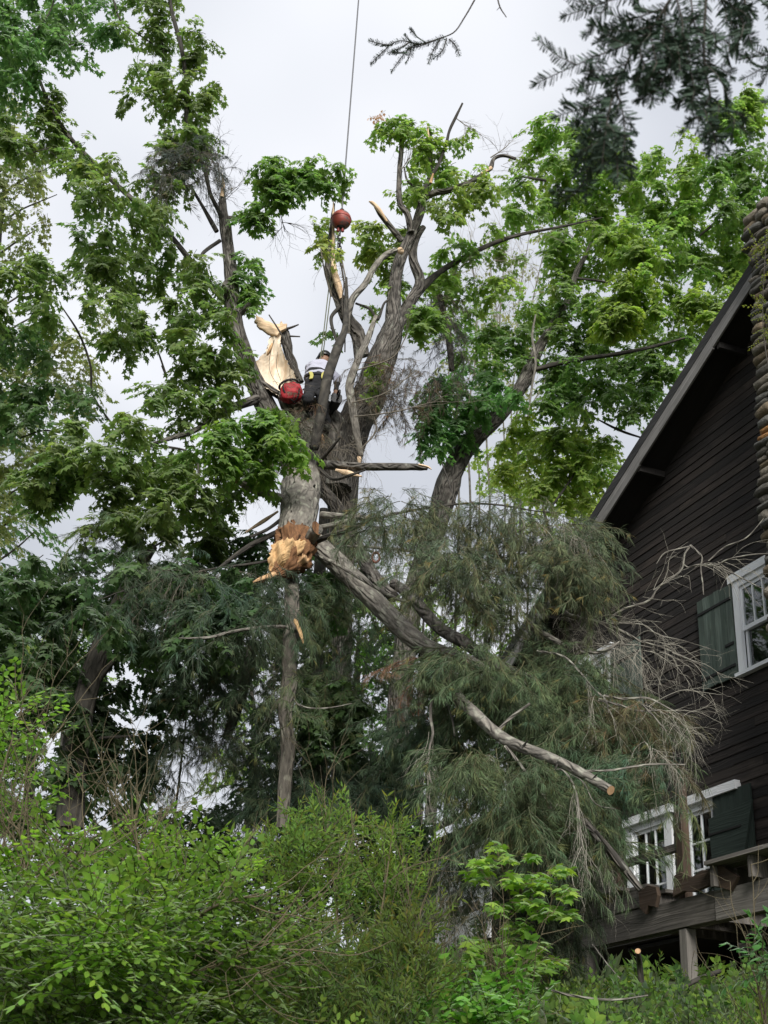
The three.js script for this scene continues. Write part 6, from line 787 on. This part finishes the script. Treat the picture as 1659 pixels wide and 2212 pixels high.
// a body as one skin over bones [a, b, ra, rb] in world space
function skin(bones, cell, k = 0.03, scale = 0.84) {
  const lo = V(1e9, 1e9, 1e9), hi = lo.clone().negate(); bones = bones.map(([a, b, ra, rb]) => [a, b, ra * scale, rb * scale]);
  for (const [a, b, ra, rb] of bones) { lo.min(a.clone().subScalar(ra + 0.05)).min(b.clone().subScalar(rb + 0.05)); hi.max(a.clone().addScalar(ra + 0.05)).max(b.clone().addScalar(rb + 0.05)); }
  const c = lo.clone().add(hi).multiplyScalar(0.5), half = Math.max(hi.x - lo.x, hi.y - lo.y, hi.z - lo.z) / 2, N = clamp(Math.ceil(half * 2 / cell), 16, 110), mc = new MarchingCubes(N, M.black, false, false, 120000); mc.isolation = 0;
  const p = V(0, 0, 0), ab = V(0, 0, 0), ap = V(0, 0, 0), hs = N / 2;
  for (let z = 0; z < N; z++) for (let y = 0; y < N; y++) for (let x = 0; x < N; x++) {
    p.set((x - hs) / hs, (y - hs) / hs, (z - hs) / hs).multiplyScalar(half).add(c); let d = 1e9;
    for (const [a, b, ra, rb] of bones) { ab.copy(b).sub(a); ap.copy(p).sub(a); const h = clamp(ap.dot(ab) / Math.max(1e-9, ab.dot(ab)), 0, 1), e = ap.addScaledVector(ab, -h).length() - (ra + (rb - ra) * h); const q = Math.max(0, k - Math.abs(d - e)) / k; d = Math.min(d, e) - q * q * k * 0.25; }
    mc.field[x + y * N + z * N * N] = -d;
  }
  mc.update(); const n = mc.count, pos = new Float32Array(n * 3), nor = new Float32Array(n * 3);
  for (let i = 0; i < n; i++) { pos[i * 3] = mc.positionArray[i * 3] * half + c.x; pos[i * 3 + 1] = mc.positionArray[i * 3 + 1] * half + c.y; pos[i * 3 + 2] = mc.positionArray[i * 3 + 2] * half + c.z; }
  nor.set(mc.normalArray.subarray(0, n * 3)); const g = new THREE.BufferGeometry(); g.setAttribute('position', new THREE.BufferAttribute(pos, 3)); g.setAttribute('normal', new THREE.BufferAttribute(nor, 3)); const w = mergeVertices(g, 1e-5); w.computeVertexNormals(); return w;
}
{
  seed(42);
  const J = { hip: at(685, 829, 15.0), waist: at(685, 811, 15.02), chest: at(690, 796, 15.14), neck: at(697, 786, 15.26), head: at(701, 777, 15.34), sL: at(670, 798, 15.16), sR: at(711, 796, 15.16), eL: at(664, 818, 15.38), wL: at(682, 830, 15.55), eR: at(730, 819, 15.1), wR: at(725, 846, 14.98), hL: at(675, 834, 15), hR: at(696, 835, 15), kL: at(664, 862, 14.78), kR: at(698, 874, 14.84), aL: at(669, 890, 15.0), aR: at(706, 918, 15.0) };
  const K = 0.84;
  const person = thing('person', 'climber in grey long sleeved shirt, black trousers and black helmet bending over the fork', 'person', at(698, 935, 15.02));
  const fd = fwd.clone().setY(0).normalize(), sd = fd.clone().cross(Y);
  const hand = (w, d) => { const pm = w.clone().addScaledVector(d, 0.05), o = [[w, pm, 0.03, 0.04]]; for (let i = 0; i < 4; i++) { const r = pm.clone().addScaledVector(sd, (i - 1.5) * 0.02).addScaledVector(d, 0.03), m = r.clone().addScaledVector(d, 0.035 - Math.abs(i - 1.3) * 0.004).addScaledVector(fd, -0.006), e = m.clone().addScaledVector(d, 0.012).addScaledVector(fd, -0.028); o.push([r, m, 0.0095, 0.009], [m, e, 0.009, 0.0075]); } o.push([w.clone().addScaledVector(d, 0.03).addScaledVector(sd, -0.03), pm.clone().addScaledVector(sd, -0.055).addScaledVector(fd, -0.02), 0.012, 0.009]); return o; };
  const dn = V(0, -1, 0).addScaledVector(fd, 0.2).normalize();
  part('body', skin([[J.hip, J.waist, 0.11, 0.1], [J.waist, J.chest, 0.1, 0.1], [J.chest, J.neck, 0.09, 0.05], [J.neck, J.head, 0.055, 0.095], [J.head, J.head.clone().addScaledVector(fd, 0.04), 0.1, 0.09], [J.head, J.head.clone().addScaledVector(fd, 0.11).add(V(0, -0.02, 0)), 0.03, 0.015], [J.sL, J.eL, 0.05, 0.038], [J.eL, J.wL, 0.036, 0.027], [J.sR, J.eR, 0.05, 0.038], [J.eR, J.wR, 0.036, 0.027], [J.hL, J.kL, 0.085, 0.055], [J.kL, J.aL, 0.052, 0.036], [J.hR, J.kR, 0.085, 0.055], [J.kR, J.aR, 0.052, 0.036], ...hand(J.wR, dn), ...hand(J.wL, dn)], 0.011, 0.02), S({ color: lin(0.3, 0.17, 0.11), roughness: 0.6 }), person);
  const cloth = (a, b, s) => { const tx = tex(128, 128, (x, y) => { const n = 0.85 + 0.3 * tn(x, y, 8, s, 3); return a.map((c) => srgb(c * n)); }); return S({ color: 0xffffff, roughness: 0.95, bumpMap: tex(128, 128, (x, y) => tn(x, y, 6, s + 5, 3), false), bumpScale: 0.01 }); };
  const fabric = (c) => S({ color: lin(...c), roughness: 0.95 });
  const L = (a, b, t) => a.clone().lerp(b, t);
  const wav = (g, amp, f) => { const p = g.attributes.position; g.computeVertexNormals(); const n = g.attributes.normal; for (let i = 0; i < p.count; i++) { const k = amp * fbm(p.getX(i) * f, p.getY(i) * f * 2.2, p.getZ(i) * f, 3); p.setXYZ(i, p.getX(i) + n.getX(i) * k, p.getY(i) + n.getY(i) * k, p.getZ(i) + n.getZ(i) * k); } g.computeVertexNormals(); return g; };
  part('shirt', wav(skin([[L(J.hip, J.waist, 0.75).addScaledVector(sd, -0.05), J.chest.clone().addScaledVector(sd, -0.06), 0.135, 0.14], [L(J.hip, J.waist, 0.75).addScaledVector(sd, 0.05), J.chest.clone().addScaledVector(sd, 0.06), 0.135, 0.14], [J.chest, J.neck, 0.14, 0.075], [J.sL, J.sR, 0.085, 0.085], [J.sL, J.eL, 0.075, 0.06], [J.eL, L(J.eL, J.wL, 0.85), 0.058, 0.045], [J.sR, J.eR, 0.078, 0.06], [J.eR, L(J.eR, J.wR, 0.25), 0.06, 0.056]], 0.012, 0.04), 0.03, 9), fabric([0.42, 0.42, 0.5]), person);
  part('sleeve_cuff', wav(skin([[L(J.eR, J.wR, 0.3), L(J.eR, J.wR, 0.9), 0.05, 0.04]], 0.01), 0.01, 12), fabric([0.02, 0.02, 0.022]), person);
  part('trousers', wav(skin([[J.hL, J.hR, 0.12, 0.12], [J.waist.clone().addScaledVector(sd, -0.05), J.hip, 0.13, 0.14], [J.waist.clone().addScaledVector(sd, 0.05), J.hip, 0.13, 0.14], [J.hL, J.kL, 0.115, 0.082], [J.kL, L(J.kL, J.aL, 0.9), 0.08, 0.066], [J.hR, J.kR, 0.115, 0.082], [J.kR, L(J.kR, J.aR, 0.9), 0.08, 0.066]], 0.012, 0.05), 0.025, 10), fabric([0.014, 0.014, 0.016]), person);
  const bootM = S({ color: lin(0.012, 0.011, 0.01), roughness: 0.55 });
  for (const a of [J.aL, J.aR]) part('boot', skin([[a.clone().add(V(0, 0.08, 0)), a.clone().add(V(0, -0.02, 0)), 0.062, 0.058], [a.clone().add(V(0, -0.05, 0)).addScaledVector(fd, -0.03), a.clone().add(V(0, -0.06, 0)).addScaledVector(fd, 0.16), 0.045, 0.038]], 0.01), bootM, person);
  const hm = S({ color: lin(0.012, 0.013, 0.014), roughness: 0.35 }); const hd = J.head.clone().add(V(0, 0.025, 0)).addScaledVector(fd, 0.01);
  const shell = new THREE.SphereGeometry(0.115, 24, 12, 0, 6.2832, 0, 2.05); shell.scale(0.92, 0.95, 1.12); shell.rotateX(-0.5).rotateY(Math.atan2(-fd.x, -fd.z)); part('helmet', shell.translate(hd.x, hd.y, hd.z), hm, person);
  part('helmet_rim', new THREE.TorusGeometry(0.11, 0.008, 8, 24).rotateX(Math.PI / 2 - 0.5).rotateY(Math.atan2(-fd.x, -fd.z)).translate(hd.x, hd.y - 0.02, hd.z), hm, person);
  for (const s of [-1, 1]) { const e = hd.clone().addScaledVector(sd, s * 0.105).add(V(0, -0.03, 0)); part('ear_muff', new THREE.SphereGeometry(0.042, 14, 10).scale(0.6, 1.1, 0.9).translate(e.x, e.y, e.z), s > 0 ? S({ color: lin(0.5, 0.48, 0.08), roughness: 0.5 }) : hm, person); }
  const web = S({ color: lin(0.012, 0.012, 0.014), roughness: 0.8 }), ringAt = (p, r, tube, m, n, tilt = 0) => part(n, new THREE.TorusGeometry(r, tube, 10, 30).scale(1.18, 1, 1).rotateX(Math.PI / 2 + tilt).translate(p.x, p.y, p.z), m, person);
  ringAt(L(J.hip, J.waist, 0.7), 0.128, 0.027, web, 'harness_belt', 0.1); ringAt(L(J.hL, J.kL, 0.3), 0.086, 0.013, web, 'harness_strap', 0.4); ringAt(L(J.hR, J.kR, 0.3), 0.086, 0.013, web, 'harness_strap', -0.2);
  const padM = S({ color: lin(0.45, 0.41, 0.1), roughness: 0.7 });
  for (const [x, s] of [[672, 1], [699, -1]]) { const sh = new THREE.Shape(); sh.moveTo(0, 0.055); sh.quadraticCurveTo(0.045 * s, 0.02, 0.02 * s, -0.05); sh.lineTo(-0.02 * s, -0.06); sh.quadraticCurveTo(0.005 * s, 0, -0.035 * s, 0.05); sh.closePath(); const c = at(x, 812, 14.86); const g = new THREE.ExtrudeGeometry(sh, { depth: 0.02, bevelEnabled: true, bevelSize: 0.005, bevelThickness: 0.005, bevelSegments: 2 }); g.rotateY(Math.atan2(-fd.x, -fd.z)).translate(c.x, c.y, c.z); part('harness_pad', g, padM, person); }
  // chainsaw in the right hand
  const c0 = at(723, 868, 14.92), saw = thing('chainsaw', 'black chainsaw held low in the right hand of the climber', 'chainsaw', c0);
  const rb = (w, h, d, r) => { const s = new THREE.Shape(); const a = w / 2 - r, b = h / 2 - r; s.absarc(a, b, r, 0, Math.PI / 2); s.absarc(-a, b, r, Math.PI / 2, Math.PI); s.absarc(-a, -b, r, Math.PI, 1.5 * Math.PI); s.absarc(a, -b, r, 1.5 * Math.PI, 2 * Math.PI); return new THREE.ExtrudeGeometry(s, { depth: d, bevelEnabled: true, bevelSize: 0.01, bevelThickness: 0.01, bevelSegments: 2, curveSegments: 5 }).translate(0, 0, -d / 2); };
  const put = (n, g, m) => part(n, g.rotateY(0.3).translate(c0.x, c0.y, c0.z), m, saw), gm = S({ color: lin(0.02, 0.02, 0.021), roughness: 0.4 }), gl = S({ color: lin(0.3, 0.31, 0.32), roughness: 0.35, metalness: 0.6 });
  put('engine', rb(0.13, 0.13, 0.2, 0.03), gm); put('starter_cover', rb(0.02, 0.1, 0.13, 0.008).translate(-0.085, 0, 0), gl); put('rear_handle', new THREE.TorusGeometry(0.055, 0.014, 8, 18).rotateY(Math.PI / 2).scale(1, 1, 1.5).translate(0, 0.02, 0.16), gm); put('front_handle', new THREE.TorusGeometry(0.085, 0.011, 8, 20, Math.PI).translate(0, 0.05, -0.06), gm); put('guide_bar', rb(0.008, 0.06, 0.36, 0.003).translate(0.03, -0.03, -0.3), gl); put('chain', rb(0.006, 0.074, 0.375, 0.002).translate(0.03, -0.03, -0.3), gm);
}
{ // red rope bag
  seed(43);
  const p = at(629, 849, 14.95), u = mpp(p), bag = thing('rope_bag', 'red rope bag with black straps hanging left of the climber', 'bag', p), red = S({ color: lin(0.33, 0.015, 0.022), roughness: 0.7, bumpMap: tex(128, 128, (a, b) => tn(a, b, 5, 401, 4), false), bumpScale: 0.02 });
  const g = new THREE.SphereGeometry(1, 40, 28), q = g.attributes.position; for (let i = 0; i < q.count; i++) { const v = V(q.getX(i), q.getY(i), q.getZ(i)), k = 1 / Math.pow(Math.abs(v.x) ** 3 + Math.abs(v.y) ** 2.6 + Math.abs(v.z) ** 3, 1 / 3); v.multiplyScalar(k * (1 + 0.26 * fbm(v.x * 1.7, v.y * 1.7, v.z * 1.7, 3) + 0.05 * fbm(v.x * 6, v.y * 3, v.z * 6, 2))); q.setXYZ(i, v.x * 24 * u * (1 - 0.15 * v.y), v.y * 22 * u, v.z * 22 * u); } g.computeVertexNormals();
  const put = (n, gg, m) => part(n, gg.rotateZ(0.35).translate(p.x, p.y, p.z), m, bag), bl = S({ color: lin(0.012, 0.012, 0.012), roughness: 0.8 });
  put('bag_body', g, red); const band = (ph, tl) => { const gg = new THREE.TorusGeometry(25 * u, 0.012, 6, 40).scale(1, 0.98, 0.95).rotateY(ph).rotateZ(tl); return gg; };
  put('band', band(0.9, 0.1), bl); put('band', band(-0.8, -0.1), bl); put('rim', new THREE.TorusGeometry(21 * u, 0.016, 8, 36).rotateX(Math.PI / 2).translate(0, 21 * u, 0), bl); put('handle', new THREE.TorusGeometry(9 * u, 0.011, 8, 20, Math.PI).translate(2 * u, 24 * u, 0), bl); put('base_patch', new THREE.SphereGeometry(22 * u, 24, 10, 0, 6.3, 2.3, 0.9).scale(1, 1.05, 1).translate(0, -2 * u, 0), S({ color: lin(0.16, 0.01, 0.015), roughness: 0.8 }));
}
{ // crane tackle
  seed(44);
  const b = at(737, 475, 15), u = mpp(b), r = 22 * u;
  const cable = thing('crane_cable', 'taut steel crane cable running straight up out of the picture', 'cable', b.clone().add(V(0, r * 1.2, 0)));
  part('cable', thin([b.clone().add(V(0, r * 1.2, 0)), b.clone().add(V(0.0, 6, 0)), b.clone().add(V(0, 14, 0))], 0.011, 0.011, 8), S({ color: lin(0.1, 0.1, 0.105), roughness: 0.5, metalness: 0.5 }), cable);
  const ball = thing('crane_ball', 'worn red round overhaul ball on the crane cable', 'crane ball', b);
  const paint = S({ map: tex(256, 128, (x, y) => { const s = smooth(0.5, 0.62, tn(x, y, 6, 501, 5)), k = smooth(0.58, 0.66, tn(x, y, 14, 511, 4)); return [0.34 - 0.13 * s - 0.1 * k, 0.065 + 0.03 * s, 0.05 + 0.035 * s].map(srgb); }), roughness: 0.55, bumpMap: tex(128, 64, (x, y) => tn(x, y, 10, 521, 3), false), bumpScale: 0.006 });
  const at3 = (n, g, m) => part(n, g.translate(b.x, b.y, b.z), m, ball), dk = S({ color: lin(0.02, 0.018, 0.018), roughness: 0.5, metalness: 0.4 }), rd = S({ color: lin(0.22, 0.035, 0.03), roughness: 0.6 });
  at3('shell', new THREE.SphereGeometry(r, 40, 28), paint); at3('seam', new THREE.TorusGeometry(r * 1.0, 0.006, 8, 48).rotateX(Math.PI / 2), rd); at3('top_socket', new THREE.CylinderGeometry(r * 0.22, r * 0.42, r * 0.4, 20).translate(0, r * 1.08, 0), dk); at3('lower_collar', new THREE.CylinderGeometry(r * 0.42, r * 0.3, r * 0.14, 20).translate(0, -r * 0.98, 0), dk);
  for (const s of [-1, 1]) { at3('lug', new THREE.CapsuleGeometry(r * 0.1, r * 0.36, 4, 12).translate(s * r * 0.2, -r * 1.16, r * 0.05), rd); at3('lug_pin', new THREE.SphereGeometry(r * 0.17, 12, 10).translate(s * r * 0.22, -r * 1.38, r * 0.05), rd); }
  at3('hook_shank', new THREE.CylinderGeometry(r * 0.07, r * 0.07, r * 0.7, 10).translate(0, -r * 1.6, 0), dk); at3('hook', new THREE.TorusGeometry(r * 0.22, r * 0.07, 10, 24, 4.6).rotateZ(1.6).translate(0, -r * 2.1, 0), dk);
  const sl = thing('sling', 'dark chain and slings hanging from the crane hook', 'sling', b.clone().add(V(0, -r * 2.3, 0))); const links = [];
  for (let i = 0; i < 9; i++) { const c = at(733 + i * 0.6, 523 + i * 6, 15); part('chain_link', new THREE.TorusGeometry(0.03, 0.011, 7, 14).scale(0.75, 1.15, 1).rotateY(i % 2 * 1.57 + 0.4).translate(c.x, c.y, c.z), dk, sl); }
  for (const s of [[[737, 572, 15, 4], [741, 600, 15, 3], [748, 640, 14.9, 3], [746, 690, 14.8, 3], [745, 760, 14.7, 3]], [[737, 572, 15, 4], [743, 610, 15, 3], [739, 650, 14.9, 3], [742, 690, 14.8, 3]]]) part('sling_leg', limb(s, { rough: 0 }), M.twigDark, sl);
  const rope = (label, s) => { const t = thing('rope', label, 'rope', at(...s[0].slice(0, 3))); part('rope', limb(s, { rough: 0, sides: 6 }), S({ color: lin(0.12, 0.13, 0.08), roughness: 0.9 }), t); };
  rope('left climbing rope running from the crane ball down to the climber', [[727, 498, 15, 2.6], [710, 625, 15.1, 2.6], [696, 745, 15.15, 2.6], [690, 790, 15.15, 2.6]]); rope('right climbing rope just beside the left one below the ball', [[733, 503, 15, 2.6], [715, 630, 15.1, 2.6], [701, 740, 15.2, 2.6], [697, 770, 15.25, 2.6]]);
  const rg = at(812, 1204, 13), ring = thing('rigging_ring', 'rusty ring hanging among the pine twigs', 'ring', rg); part('ring', new THREE.TorusGeometry(0.05, 0.014, 8, 20).scale(0.8, 1.2, 1).translate(rg.x, rg.y, rg.z), S({ color: lin(0.16, 0.06, 0.035), roughness: 0.6 }), ring);
}
renderer.render(scene, camera);
